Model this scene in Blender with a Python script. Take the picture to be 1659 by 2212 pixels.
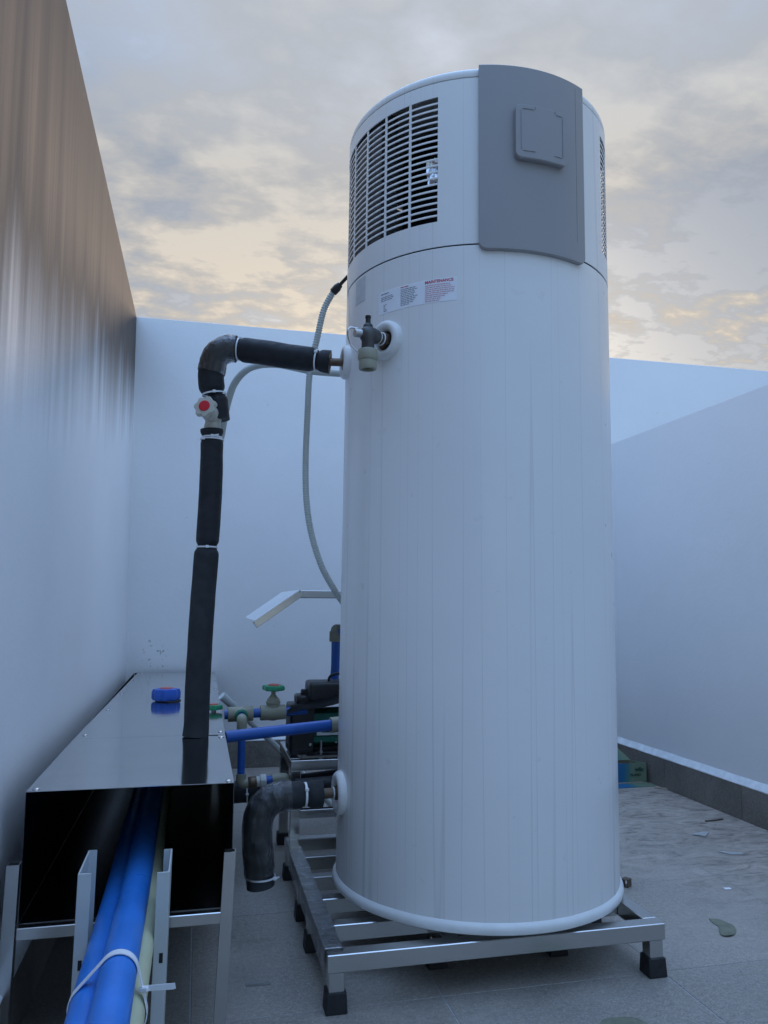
import bpy, bmesh, math, random
from mathutils import Vector, Matrix, noise
random.seed(7)
PI = math.pi; R = math.radians
for o in list(bpy.data.objects): bpy.data.objects.remove(o)
SC = bpy.context.scene; COL = SC.collection

# ------------------------------------------------------------------ camera
pitch, yaw, roll, HC = R(6.6), R(13.2), R(.4), .956
Fw = Vector((math.sin(yaw)*math.cos(pitch), math.cos(yaw)*math.cos(pitch), math.sin(pitch)))
Rt = Vector((math.cos(yaw), -math.sin(yaw), 0)); Up = Rt.cross(Fw)
R2 = Rt*math.cos(roll)+Up*math.sin(roll); U2 = Up*math.cos(roll)-Rt*math.sin(roll)
cam = bpy.data.cameras.new('camera'); co = bpy.data.objects.new('camera', cam); COL.objects.link(co)
M = Matrix.Identity(4)
for i in range(3): M[i][0] = R2[i]; M[i][1] = U2[i]; M[i][2] = -Fw[i]
M[0][3], M[1][3], M[2][3] = 0, 0, HC
co.matrix_world = M
cam.sensor_fit = 'VERTICAL'; cam.sensor_height = 34.6; cam.sensor_width = 34.6
cam.lens = 1680/2212*34.6; cam.clip_start = .02; cam.clip_end = 500
SC.camera = co

# ------------------------------------------------------------------ node helpers
class NT:
    def __init__(s, tree): s.t = tree; s.t.nodes.clear()
    def n(s, typ, **kw):
        nd = s.t.nodes.new(typ)
        for k, v in kw.items():
            if k.startswith('i_'):
                key = k[2:]; key = int(key) if key.isdigit() else key.replace('_', ' ')
                s.put(nd.inputs[key], v)
            else: setattr(nd, k, v)
        return nd
    def put(s, sock, v):
        if isinstance(v, bpy.types.NodeSocket): s.t.links.new(v, sock)
        elif hasattr(v, 'outputs'): s.t.links.new(v.outputs[0], sock)
        else:
            if sock.type == 'RGBA' and len(v) == 3: v = (*v, 1)
            sock.default_value = v
    def math(s, op, a, b=0., c=None, clamp=False):
        nd = s.n('ShaderNodeMath', operation=op, use_clamp=clamp)
        s.put(nd.inputs[0], a); s.put(nd.inputs[1], b)
        if c is not None: s.put(nd.inputs[2], c)
        return nd.outputs[0]
    def ramp(s, fac, stops, interp='LINEAR'):
        nd = s.n('ShaderNodeValToRGB'); nd.color_ramp.interpolation = interp
        el = nd.color_ramp.elements
        while len(el) < len(stops): el.new(.5)
        for e, (p, c) in zip(el, stops):
            e.position = p; e.color = (c, c, c, 1) if isinstance(c, (int, float)) else (*c, 1)
        s.put(nd.inputs[0], fac); return nd.outputs[0]
    def mix(s, fac, a, b, blend='MIX'):
        nd = s.n('ShaderNodeMix', data_type='RGBA', blend_type=blend)
        s.put(nd.inputs[0], fac); s.put(nd.inputs[6], a); s.put(nd.inputs[7], b); return nd.outputs[2]
    def noise(s, vec, scale, detail=4, rough=.55, dist=0.):
        nd = s.n('ShaderNodeTexNoise')
        s.put(nd.inputs['Vector'], vec); nd.inputs['Scale'].default_value = scale
        nd.inputs['Detail'].default_value = detail; nd.inputs['Roughness'].default_value = rough
        nd.inputs['Distortion'].default_value = dist; return nd.outputs[0]
    def vec(s, x, y, z):
        nd = s.n('ShaderNodeCombineXYZ'); s.put(nd.inputs[0], x); s.put(nd.inputs[1], y); s.put(nd.inputs[2], z); return nd.outputs[0]
    def scale(s, v, xyz):
        nd = s.n('ShaderNodeVectorMath', operation='MULTIPLY'); s.put(nd.inputs[0], v); nd.inputs[1].default_value = xyz; return nd.outputs[0]

# ------------------------------------------------------------------ world: Nishita dusk sky under broken altocumulus
ZEN = 4.0
SUN_EL, SUN_AZ = R(17), R(18)        # azimuth from +Y towards +X
W = bpy.data.worlds.new('World'); SC.world = W; W.use_nodes = True
w = NT(W.node_tree)
out = w.n('ShaderNodeOutputWorld'); bg = w.n('ShaderNodeBackground'); bg.inputs['Strength'].default_value = .1
w.t.links.new(bg.outputs[0], out.inputs[0])
sky = w.n('ShaderNodeTexSky', sky_type='NISHITA'); sky.sun_disc = False
sky.sun_elevation = SUN_EL; sky.sun_rotation = SUN_AZ; sky.air_density = 1.0; sky.dust_density = 2.0; sky.ozone_density = 2.0
tc = w.n('ShaderNodeTexCoord'); D = tc.outputs['Generated']
sp = w.n('ShaderNodeSeparateXYZ', i_0=D)
dz = w.math('MAXIMUM', sp.outputs[2], 0.)
den = w.math('ADD', dz, .16)
px_ = w.math('DIVIDE', sp.outputs[0], den); py_ = w.math('DIVIDE', sp.outputs[1], den)
P = w.vec(px_, py_, 0.)
big = w.noise(P, .95, 4, .5, .12)
bill = w.noise(w.scale(P, (1., 1.15, 1)), 2.6, 6, .58, .1)
fine = w.noise(w.scale(P, (1.25, 1.9, 1)), 7.0, 8, .60, .15)
veil = w.noise(w.scale(P, (1.2, .35, 1)), 1.5, 3, .5, .2)
# ripples belong to the low, far cloud sheet; higher up the cloud is a smooth veil
ripz = w.math('SUBTRACT', 1., w.ramp(dz, [(.24, 0.), (.60, 1.)]), clamp=True)
rip = w.math('ADD', w.math('MULTIPLY', w.math('SUBTRACT', fine, .5), w.math('MULTIPLY_ADD', ripz, 1.7, .16)), w.math('MULTIPLY', w.math('SUBTRACT', bill, .5), w.math('MULTIPLY_ADD', ripz, .75, .75)))
lum = w.math('ADD', w.math('MULTIPLY_ADD', w.math('SUBTRACT', big, .5), 1.5, .6), w.math('MULTIPLY_ADD', w.math('SUBTRACT', veil, .5), .5, rip))   # mean 0.6
sd = Vector((math.sin(SUN_AZ)*math.cos(SUN_EL), math.cos(SUN_AZ)*math.cos(SUN_EL), math.sin(SUN_EL)))
dot = w.n('ShaderNodeVectorMath', operation='DOT_PRODUCT', i_0=D); dot.inputs[1].default_value = sd
near = w.ramp(dot.outputs['Value'], [(.0, 0.), (.60, .45), (.95, 1.)])
low = w.math('SUBTRACT', 1., w.ramp(dz, [(.16, 0.), (.58, 1.)]), clamp=True)
warm = w.math('MULTIPLY', near, low, clamp=True)
dark = w.mix(warm, (.88, 1.05, 1.32), (1.22, 1.22, 1.26))
lite = w.mix(warm, (1.85, 1.90, 1.95), (3.1, 2.5, 1.72))
cloud = w.mix(w.ramp(lum, [(.43, 0.), (.78, 1.)]), dark, lite)
# the cloud sheet thins out overhead and away from the sunset, leaving clear blue dusk sky
thin = w.math('MAXIMUM', w.ramp(dot.outputs['Value'], [(.0, 1.), (.45, 0.)]), w.ramp(dz, [(.70, 0.), (.95, 1.)]))
cover = w.math('MULTIPLY', w.ramp(lum, [(.34, .86), (.62, .98)]), w.math('MULTIPLY_ADD', thin, -.72, 1.))
zen = w.math('MULTIPLY_ADD', w.ramp(dz, [(.50, 0.), (1., 1.)]), ZEN, .30)       # zenith rise, added to brighten the lower walls and floor
skyc = w.mix(1., sky.outputs[0], w.vec(w.math('MULTIPLY', zen, 1.80), w.math('MULTIPLY', zen, 1.84), w.math('MULTIPLY', zen, 1.86)), 'MULTIPLY')
fin = w.mix(cover, skyc, cloud)
w.put(bg.inputs['Color'], fin)

sun = bpy.data.lights.new('sun', 'SUN'); sun.energy = .9; sun.angle = R(12); sun.color = (1., .76, .52)
so = bpy.data.objects.new('sun', sun); COL.objects.link(so); so.rotation_euler = (-sd).to_track_quat('-Z', 'Y').to_euler()
so.location = (3, 8, 6)

vs = SC.view_settings; vs.view_transform = 'Standard'; vs.look = 'None'; vs.gamma = 1; vs.exposure = 1.6; vs.use_curve_mapping = False

# ------------------------------------------------------------------ materials
MT = {}
def mat(name, col, rough=.5, metal=0., spec=.5, coat=0.):
    m = bpy.data.materials.new(name); m.use_nodes = True; t = NT(m.node_tree)
    o = t.n('ShaderNodeOutputMaterial'); b = t.n('ShaderNodeBsdfPrincipled'); t.t.links.new(b.outputs[0], o.inputs[0])
    b.inputs['Base Color'].default_value = (*col, 1); b.inputs['Roughness'].default_value = rough
    b.inputs['Metallic'].default_value = metal; b.inputs['Specular IOR Level'].default_value = spec
    b.inputs['Coat Weight'].default_value = coat
    MT[name] = m; return m, t, b
def bump(t, b, h, dist=.001, strength=.5):
    nd = t.n('ShaderNodeBump'); nd.inputs['Distance'].default_value = dist; nd.inputs['Strength'].default_value = strength
    t.put(nd.inputs['Height'], h); t.t.links.new(nd.outputs[0], b.inputs['Normal'])
def objco(t): return t.n('ShaderNodeTexCoord').outputs['Object']
def vary(name, col, rough=.5, metal=0., amt=.12, sc=12., bsc=None, bd=.0006, spec=.5, coat=0.):
    """a colour with slight mottling, roughness variation and optional fine relief"""
    m, t, b = mat(name, col, rough, metal, spec, coat); c = objco(t)
    nz = t.noise(c, sc, 5, .6)
    lo = tuple(x*(1-amt) for x in col); hi = tuple(min(1, x*(1+amt)) for x in col)
    t.put(b.inputs['Base Color'], t.ramp(nz, [(.3, lo), (.7, hi)]))
    t.put(b.inputs['Roughness'], t.ramp(t.noise(c, sc*2.3, 4), [(.3, max(.02, rough*.82)), (.7, min(1, rough*1.2))]))
    if bsc: bump(t, b, t.noise(c, bsc, 4, .6), bd, .6)
    return m

# painted plaster
def plaster(name, col, weather_sun=False):
    m, t, b = mat(name, col, .52, 0, .4)
    c = objco(t)
    n1 = t.noise(c, 1.1, 4, .5); n2 = t.noise(c, 9., 5, .6)
    base = t.mix(t.ramp(n1, [(.3, 0.), (.7, 1.)]), tuple(x*.965 for x in col), tuple(min(1, x*1.02) for x in col))
    base = t.mix(t.ramp(n2, [(.35, .06), (.6, 0.)]), base, tuple(x*.8 for x in col))
    # thin rubbed marks and specks
    sm = t.noise(t.scale(c, (3, 3, 9)), 7., 3, .5, 1.2)
    base = t.mix(t.ramp(sm, [(.735, 0.), (.76, .25)]), base, (.28, .28, .27))
    g = t.n('ShaderNodeNewGeometry').outputs['Position']
    dv = t.n('ShaderNodeVectorMath', operation='DISTANCE', i_0=t.scale(g, (1, .5, .8))); dv.inputs[1].default_value = (-.235, 2.35, .52)
    chip = t.math('MULTIPLY', t.ramp(t.noise(t.scale(g, (1.6, 1, 1)), 34., 5, .6, .2), [(.60, 0.), (.635, 1.)]), t.ramp(dv.outputs['Value'], [(.05, 1.), (.11, 0.)]))
    base = t.mix(t.math('MULTIPLY', chip, .8), base, (.25, .24, .21))
    if weather_sun:  # dirt streaks from the top, together with a painted-in sunlit patch
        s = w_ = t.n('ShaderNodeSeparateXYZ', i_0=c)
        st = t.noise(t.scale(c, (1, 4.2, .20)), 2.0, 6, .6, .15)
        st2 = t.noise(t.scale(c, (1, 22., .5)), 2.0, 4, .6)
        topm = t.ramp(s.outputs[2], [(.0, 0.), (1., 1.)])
        hz = t.n('ShaderNodeMapRange', interpolation_type='SMOOTHSTEP'); t.put(hz.inputs[0], t.math('ADD', t.math('MULTIPLY_ADD', s.outputs[1], -.20, t.math('ADD', s.outputs[2], .94)), t.math('MULTIPLY', t.math('SUBTRACT', st, .5), .55)))  # painted sunlight in the stain: lower edge slopes like the sun's shadow line
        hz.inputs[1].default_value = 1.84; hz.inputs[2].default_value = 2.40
        stain_sun = t.mix(t.ramp(st, [(.32, 0.), (.68, 1.)]), (.075, .066, .062), (.255, .195, .145))
        stain_sun = t.mix(t.ramp(st2, [(.35, .35), (.65, 0.)]), stain_sun, (.075, .068, .064))
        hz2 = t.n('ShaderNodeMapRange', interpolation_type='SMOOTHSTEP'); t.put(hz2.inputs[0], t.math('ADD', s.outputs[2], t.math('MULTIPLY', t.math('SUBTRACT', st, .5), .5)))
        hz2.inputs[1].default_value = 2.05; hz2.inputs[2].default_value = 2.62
        stain_sun = t.mix(t.math('MULTIPLY', hz2.outputs[0], .72), stain_sun, (.05, .046, .046))
        base = t.mix(t.math('MULTIPLY', hz.outputs[0], .95), base, stain_sun)
    t.put(b.inputs['Base Color'], base)
    if weather_sun: t.put(b.inputs['Roughness'], t.math('MULTIPLY_ADD', hz.outputs[0], .35, .55)); t.put(b.inputs['Specular IOR Level'], t.math('MULTIPLY_ADD', hz.outputs[0], -.33, .4))
    h = t.math('ADD', t.math('MULTIPLY', t.noise(c, 55., 5, .65), .5), t.math('MULTIPLY', t.noise(c, 5., 3), 1.0))
    bump(t, b, h, .0035, .45)
    return m
plaster('wall_paint', (.85, .86, .87))
plaster('wall_paint_stain_sun', (.85, .86, .87), True)
vary('white_mortar', (.70, .72, .73), .8, amt=.14, sc=20, bsc=60, bd=.002)

# stone tiles
def stone(name, a, bcol, mud=0.):
    m, t, b = mat(name, a, .55, 0, .4)
    c = objco(t); g = t.n('ShaderNodeNewGeometry').outputs['Position']
    inf = t.n('ShaderNodeObjectInfo')
    sp1 = t.noise(g, 210., 3, .7); sp2 = t.noise(g, 75., 4, .7)
    f = t.math('ADD', t.math('MULTIPLY', sp1, .6), t.math('MULTIPLY', sp2, .4))
    base = t.ramp(f, [(.36, tuple(x*.62 for x in a)), (.50, a), (.64, bcol)])
    # every tile from its own batch
    base = t.mix(1., base, t.ramp(inf.outputs['Random'], [(0, .88), (1, 1.08)]), 'MULTIPLY')
    # dust and dried-water film
    d = t.noise(g, 2.2, 7, .62, .5); d2 = t.noise(t.scale(g, (1, 1.7, 1)), 7., 6, .65, .8)
    base = t.mix(t.ramp(d, [(.40, 0.), (.68, .42)]), base, (.42, .382, .335))
    base = t.mix(t.ramp(d2, [(.56, 0.), (.70, .35)]), base, (.16, .146, .128))
    rgh = t.ramp(d, [(.35, .45), (.7, .8)])
    if mud:
        s = t.n('ShaderNodeSeparateXYZ', i_0=g)
        reg = t.math('ADD', t.math('MULTIPLY', s.outputs[0], .55), t.math('MULTIPLY', s.outputs[1], .33))
        reg = t.math('ADD', reg, t.math('MULTIPLY', t.math('SUBTRACT', d, .5), 1.2))
        mr = t.n('ShaderNodeMapRange', interpolation_type='SMOOTHSTEP'); t.put(mr.inputs[0], reg); mr.inputs[1].default_value = 1.45; mr.inputs[2].default_value = 2.2
        n3 = t.noise(t.scale(g, (1.2, 2.6, 1)), 6., 8, .68, 1.5)
        mc = t.ramp(n3, [(.38, (.125, .104, .088)), (.455, (.29, .24, .20)), (.56, (.39, .325, .275)), (.70, (.51, .43, .365))])
        base = t.mix(t.math('MULTIPLY', mr.outputs[0], .72), base, mc)
        rgh = t.mix(mr.outputs[0], rgh, (.72, .72, .72))
    t.put(b.inputs['Base Color'], base); t.put(b.inputs['Roughness'], rgh)
    bump(t, b, f, .0009, .5)
    return m
stone('floor_tile', (.25, .228, .20), (.39, .357, .315), 1.)
stone('skirting_stone', (.112, .102, .09), (.19, .174, .154))
vary('grout', (.36, .37, .375), .9, amt=.25, sc=14, bsc=80, bd=.001)

# white enamelled tank steel with rain-dust runs
def enamel(name, col, rough, streak):
    m, t, b = mat(name, col, rough, 0, .5, .25)
    b.inputs['Coat Roughness'].default_value = .08
    c = objco(t); s = t.n('ShaderNodeSeparateXYZ', i_0=c)
    th = t.math('ARCTAN2', s.outputs[0], t.math('MULTIPLY', s.outputs[1], -1.))
    v = t.vec(t.math('MULTIPLY', th, 16.), t.math('MULTIPLY', s.outputs[2], .55), 0.)
    v2 = t.vec(t.math('MULTIPLY', th, 42.), t.math('MULTIPLY', s.outputs[2], .8), 3.)
    v3 = t.vec(t.math('MULTIPLY', th, 3.), t.math('MULTIPLY', s.outputs[2], 1.2), 7.)
    v4 = t.vec(t.math('MULTIPLY', th, 7.), t.math('MULTIPLY', s.outputs[2], .10), 11.)
    r1 = t.ramp(t.math('ABSOLUTE', t.math('SUBTRACT', t.noise(v4, 1., 1, .4), .5)), [(.0, 1.), (.011, 0.)])
    r2 = t.ramp(t.noise(v2, 1., 2, .5), [(.60, 0.), (.72, .16)])
    r2 = t.math('ADD', r2, t.math('MULTIPLY', t.ramp(t.noise(v, 1., 3, .5), [(.50, 0.), (.80, 1.)]), .08))
    br = t.ramp(t.noise(v3, 1., 4, .6), [(.35, .2), (.7, 1.)])
    f = t.math('MULTIPLY', t.math('MAXIMUM', t.math('MULTIPLY', r1, 1.0), t.math('MULTIPLY', r2, .55)), br)
    base = t.mix(t.math('MULTIPLY', f, streak), col, (.30, .31, .32))
    base = t.mix(t.ramp(t.noise(c, 5., 5, .6), [(.45, 0.), (.75, .10)]), base, tuple(x*.75 for x in col))
    t.put(b.inputs['Base Color'], base)
    t.put(b.inputs['Roughness'], t.math('ADD', t.math('MULTIPLY', f, .2), t.math('MULTIPLY_ADD', t.noise(c, 18., 5), .14, rough-.07)))
    bump(t, b, t.noise(t.scale(c, (1, 1, .35)), 7., 2), .004, .12)
    return m
enamel('tank_enamel', (.78, .78, .77), .30, .42)
enamel('shroud_plastic', (.77, .77, .76), .38, .42)
enamel('grey_panel', (.29, .285, .29), .42, .22)
vary('white_plastic', (.74, .75, .74), .35, amt=.05, sc=20)
vary('dirty_white_plastic', (.62, .64, .60), .45, amt=.12, sc=16)
vary('black_plastic', (.016, .017, .019), .38, amt=.3, sc=30)
vary('dark_interior', (.012, .013, .015), .8)
m, t, b = mat('coil_fins', (.13, .15, .17), .5, .3); c = objco(t)
s = t.n('ShaderNodeSeparateXYZ', i_0=c); wv = t.n('ShaderNodeTexWave', bands_direction='Z'); t.put(wv.inputs[0], c); wv.inputs['Scale'].default_value = 26.
t.put(b.inputs['Base Color'], t.mix(wv.outputs['Fac'], (.03, .035, .04), (.085, .095, .105)))
vary('inner_grey', (.30, .33, .37), .5)
vary('foil', (.75, .77, .80), .25, 1., amt=.1, sc=30, bsc=40, bd=.004)
vary('sticker_white', (.80, .83, .88), .4, amt=.03, sc=10)
vary('sticker_faded', (.53, .55, .56), .5, amt=.10, sc=40)
vary('print_grey', (.22, .25, .30), .6); vary('print_red', (.55, .06, .10), .6); vary('print_pink', (.58, .33, .40), .6)

def steel(name, rough, wave=.0, dirt=.15, col=(.60, .60, .59)):
    m, t, b = mat(name, col, rough, 1.)
    c = objco(t)
    nz = t.noise(t.scale(c, (1, 1, 6)), 9., 5, .6); sm = t.noise(c, 4., 6, .65, .6)
    t.put(b.inputs['Base Color'], t.mix(t.ramp(sm, [(.45, 0.), (.75, dirt*2)]), col, tuple(x*.55 for x in col)))
    t.put(b.inputs['Roughness'], t.math('ADD', t.math('MULTIPLY', nz, rough*.2), t.math('MULTIPLY_ADD', sm, rough*.5, rough*.65)))
    if wave: bump(t, b, t.noise(c, 5., 2, .5), wave, .25)
    return m
steel('steel_sheet', .10, .004, .1)
steel('steel_tube', .24, .0, .12)
steel('steel_shaded', .22, .0, .3, (.16, .165, .17))  # cover steel darkened to paint in the shade inside the box
steel('steel_dull', .36, .0, .2, (.52, .52, .52))
vary('galvanised_paint', (.48, .52, .52), .5, amt=.08, sc=8, bsc=120, bd=.0004)
vary('foam_black', (.017, .019, .023), .62, amt=.3, sc=18, bsc=90, bd=.0012, spec=.35)
vary('foam_grey', (.030, .033, .037), .75, amt=.25, sc=14, bsc=70, bd=.0016, spec=.3)
vary('rubber', (.014, .015, .017), .6, amt=.3, sc=30, bsc=90, bd=.001)
vary('pipe_blue', (.028, .19, .62), .33, amt=.12, sc=9, bsc=60, bd=.0003)
vary('pipe_blue_dark', (.012, .095, .40), .38, amt=.12, sc=9)
vary('pipe_cream', (.52, .54, .36), .4, amt=.07, sc=9)
vary('fitting_beige', (.30, .30, .225), .45, amt=.08, sc=18, bsc=90, bd=.0004)
vary('valve_beige', (.50, .48, .41), .42, amt=.07, sc=18)
vary('hose_grey', (.52, .56, .53), .45, amt=.06, sc=14)
vary('tie_white', (.78, .80, .83), .4, amt=.04)
vary('brass_brown', (.15, .11, .08), .42, .75, amt=.25, sc=30, bsc=90, bd=.0005)
vary('bronze_dark', (.10, .10, .10), .45, .5, amt=.3, sc=24, bsc=60, bd=.0006)
vary('red_plastic', (.62, .018, .03), .4); vary('orange_red', (.55, .10, .07), .5)
vary('blue_plastic', (.022, .11, .50), .42, amt=.1); vary('green_plastic', (.012, .26, .12), .38, amt=.1)
vary('green_ring', (.01, .18, .11), .4); vary('pump_green', (.008, .12, .085), .38, amt=.15)
vary('plate_white', (.6, .62, .62), .4); vary('wire_red', (.5, .02, .02), .4); vary('wire_yellow', (.55, .36, .05), .4); vary('wire_blue', (.02, .03, .16), .4)
vary('conduit_white', (.62, .67, .66), .4, amt=.05)
vary('leaf_olive', (.15, .16, .11), .6, amt=.3, sc=30, bsc=60, bd=.002)
vary('scrap_grey', (.36, .37, .36), .35, amt=.2, sc=40)
vary('leaf_brown', (.11, .09, .065), .7, amt=.3, sc=30)
vary('scrap_wood', (.33, .27, .21), .8, amt=.2, sc=40)
vary('card_plain', (.32, .27, .21), .85, amt=.1, sc=20)
vary('print_dark_green', (.012, .045, .035), .6)
# printed carton: blue artwork running into green
m, t, b = mat('carton_print', (.2, .4, .3), .5); c = objco(t); s = t.n('ShaderNodeSeparateXYZ', i_0=c)
f = t.math('ADD', s.outputs[0], t.math('MULTIPLY', t.math('SUBTRACT', t.noise(c, 9., 3), .5), .06))
t.put(b.inputs['Base Color'], t.ramp(t.math('MULTIPLY_ADD', f, 2.2, .5), [(.57, (.012, .12, .26)), (.63, (.04, .16, .17)), (.70, (.15, .21, .145))]))
# cling film: clear where taut, silvery on its wrinkles
m = bpy.data.materials.new('cling_film'); m.use_nodes = True; MT['cling_film'] = m; t = NT(m.node_tree)
o_ = t.n('ShaderNodeOutputMaterial'); c = objco(t)
b = t.n('ShaderNodeBsdfGlossy'); b.inputs['Color'].default_value = (.9, .92, .95, 1); b.inputs['Roughness'].default_value = .10
tr = t.n('ShaderNodeBsdfTransparent'); mx = t.n('ShaderNodeMixShader'); fr = t.n('ShaderNodeFresnel'); fr.inputs[0].default_value = 1.52
wr = t.noise(t.scale(c, (1, 1, .4)), 26., 6, .62, .4)
nd = t.n('ShaderNodeBump'); nd.inputs['Distance'].default_value = .02; nd.inputs['Strength'].default_value = 1.; t.put(nd.inputs['Height'], wr)
t.t.links.new(nd.outputs[0], b.inputs['Normal']); t.t.links.new(nd.outputs[0], fr.inputs['Normal'])
t.put(mx.inputs[0], t.math('MULTIPLY_ADD', fr.outputs[0], 1.5, .02, clamp=True))
t.t.links.new(tr.outputs[0], mx.inputs[1]); t.t.links.new(b.outputs[0], mx.inputs[2]); t.t.links.new(mx.outputs[0], o_.inputs[0])
# clear roofing sheet
m, t, b = mat('canopy_sheet', (.70, .73, .75), .3, .0); 

# ------------------------------------------------------------------ mesh helpers
def V(*a): return Vector(a)
def add_box(bm, lo, hi, bev=0., seg=1):
    r = bmesh.ops.create_cube(bm, size=1); vs_ = r['verts']
    for v in vs_:
        v.co = Vector((lo[i] + (v.co[i]+.5)*(hi[i]-lo[i]) for i in range(3)))
    if bev:
        es = list({e for v in vs_ for e in v.link_edges})
        bmesh.ops.bevel(bm, geom=es, offset=bev, segments=seg, profile=.6, affect='EDGES')
def add_bar(bm, p, q, wd, ht, bev=0., up=V(0, 0, 1)):
    p, q = Vector(p), Vector(q); d = q-p; L = d.length; d.normalize()
    x = d.cross(up); 
    if x.length < 1e-4: x = V(1, 0, 0)
    x.normalize(); y = x.cross(d)
    before = set(bm.verts); add_box(bm, (-wd/2, 0, -ht/2), (wd/2, L, ht/2), bev)
    for v in bm.verts:
        if v not in before: c = v.co.copy(); v.co = p + x*c.x + d*c.y + y*c.z
def frames(pts):
    pts = [Vector(p) for p in pts]; T = []
    for i in range(len(pts)):
        a = pts[max(0, i-1)]; b_ = pts[min(len(pts)-1, i+1)]; T.append((b_-a).normalized())
    n = T[0].orthogonal().normalized(); N = [n]
    for i in range(1, len(pts)):
        n = N[-1] - T[i]*N[-1].dot(T[i]); n.normalize(); N.append(n)
    return pts, T, N
def add_tube(bm, pts, rad, seg=16, cap=True, jit=None):
    pts, T, N = frames(pts)
    if isinstance(rad, (int, float)): rad = [rad]*len(pts)
    rings = []
    for i, p in enumerate(pts):
        B = T[i].cross(N[i]); ring = []
        for k in range(seg):
            a = 2*PI*k/seg; d = N[i]*math.cos(a)+B*math.sin(a)
            r = rad[i]
            if jit: r *= 1+jit(p+d*r)
            ring.append(bm.verts.new(p+d*r))
        rings.append(ring)
    for a, b_ in zip(rings, rings[1:]):
        for k in range(seg): bm.faces.new((a[k], a[(k+1) % seg], b_[(k+1) % seg], b_[k]))
    if cap: bm.faces.new(rings[0][::-1]); bm.faces.new(rings[-1])
def smooth_path(pts, n=8):
    pts = [Vector(p) for p in pts]; out_ = []
    for i in range(len(pts)-1):
        p0 = pts[max(0, i-1)]; p1 = pts[i]; p2 = pts[i+1]; p3 = pts[min(len(pts)-1, i+2)]
        for k in range(n):
            t_ = k/n
            out_.append(.5*((2*p1)+(p2-p0)*t_+(2*p0-5*p1+4*p2-p3)*t_**2+(3*p1-p0-3*p2+p3)*t_**3))
    out_.append(pts[-1]); return out_
def add_lathe(bm, prof, c=(0, 0, 0), axis=(0, 0, 1), seg=32, a0=0, closed=False):
    """prof: list of (r, h) along axis from c"""
    c = Vector(c); ax = Vector(axis).normalized(); n = ax.orthogonal().normalized() if abs(ax.z) < .99 else V(1, 0, 0); b_ = ax.cross(n)
    rings = []
    for r, h in prof:
        if r < 1e-6: rings.append([bm.verts.new(c+ax*h)])
        else: rings.append([bm.verts.new(c+ax*h+(n*math.cos(a0+2*PI*k/seg)+b_*math.sin(a0+2*PI*k/seg))*r) for k in range(seg)])
    pairs = list(zip(rings, rings[1:])) + ([(rings[-1], rings[0])] if closed else [])
    for a, d in pairs:
        for k in range(seg):
            k2 = (k+1) % seg
            if len(a) == 1 and len(d) == 1: continue
            if len(a) == 1: bm.faces.new((a[0], d[k2], d[k]))
            elif len(d) == 1: bm.faces.new((a[k], a[k2], d[0]))
            else: bm.faces.new((a[k], a[k2], d[k2], d[k]))
def add_cyl(bm, p, q, r, seg=20, bev=.0):
    p, q = Vector(p), Vector(q); L = (q-p).length
    pr = [(0, 0), (r-bev, 0), (r, bev), (r, L-bev), (r-bev, L), (0, L)] if bev else [(0, 0), (r, 0), (r, L), (0, L)]
    add_lathe(bm, pr, p, q-p, seg)
def add_torus(bm, c, axis, R_, r, seg=32, rs=10, sx=1.):
    add_lathe(bm, [(R_+r*math.cos(2*PI*k/rs), sx*r*math.sin(2*PI*k/rs)) for k in range(rs)], c, axis, seg, closed=True)
def add_prism(bm, outline, p0, x, y, depth):
    """outline 2-D list in frame (x, y) at p0, extruded along x cross y by depth"""
    p0, x, y = Vector(p0), Vector(x), Vector(y); z = x.cross(y).normalized()
    a = [bm.verts.new(p0+x*u+y*v_) for u, v_ in outline]; b_ = [bm.verts.new(p0+x*u+y*v_+z*depth) for u, v_ in outline]
    bm.faces.new(a[::-1]); bm.faces.new(b_)
    for i in range(len(a)):
        j = (i+1) % len(a); bm.faces.new((a[i], a[j], b_[j], b_[i]))

def thing(name, label, cat, loc=(0, 0, 0), group=None):
    o = bpy.data.objects.new(name, None); COL.objects.link(o); o.location = loc; o.empty_display_size = .05
    o['label'] = label; o['category'] = cat
    if group: o['group'] = group
    o['_b'] = list(loc); return o
def base_of(p):
    while p.parent: p = p.parent
    return Vector(p['_b']) if '_b' in p else Vector((0, 0, 0))
def finish(bm, name, m, parent=None, loc=(0, 0, 0), smooth=35, label=None):
    off = base_of(parent) if parent else Vector(loc)
    bmesh.ops.recalc_face_normals(bm, faces=bm.faces[:])
    for v in bm.verts: v.co -= off
    me = bpy.data.meshes.new(name); bm.to_mesh(me); bm.free()
    if smooth:
        me.shade_smooth(); me.set_sharp_from_angle(angle=R(smooth))
    me.materials.append(MT[m])
    o = bpy.data.objects.new(name, me); COL.objects.link(o)
    if parent: o.parent = parent
    else: o.location = loc; o['_b'] = list(loc)
    if label: o['label'] = label
    return o
def tag(o, label, cat, group=None):
    o['label'] = label; o['category'] = cat
    if group: o['group'] = group
    return o
class B:
    """with B(name, material, parent) as bm: ..."""
    def __init__(s, *a, **k): s.a = a; s.k = k
    def __enter__(s): s.bm = bmesh.new(); return s.bm
    def __exit__(s, et, ev, tb):
        if et is None: s.o = finish(s.bm, *s.a, **s.k)
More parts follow.
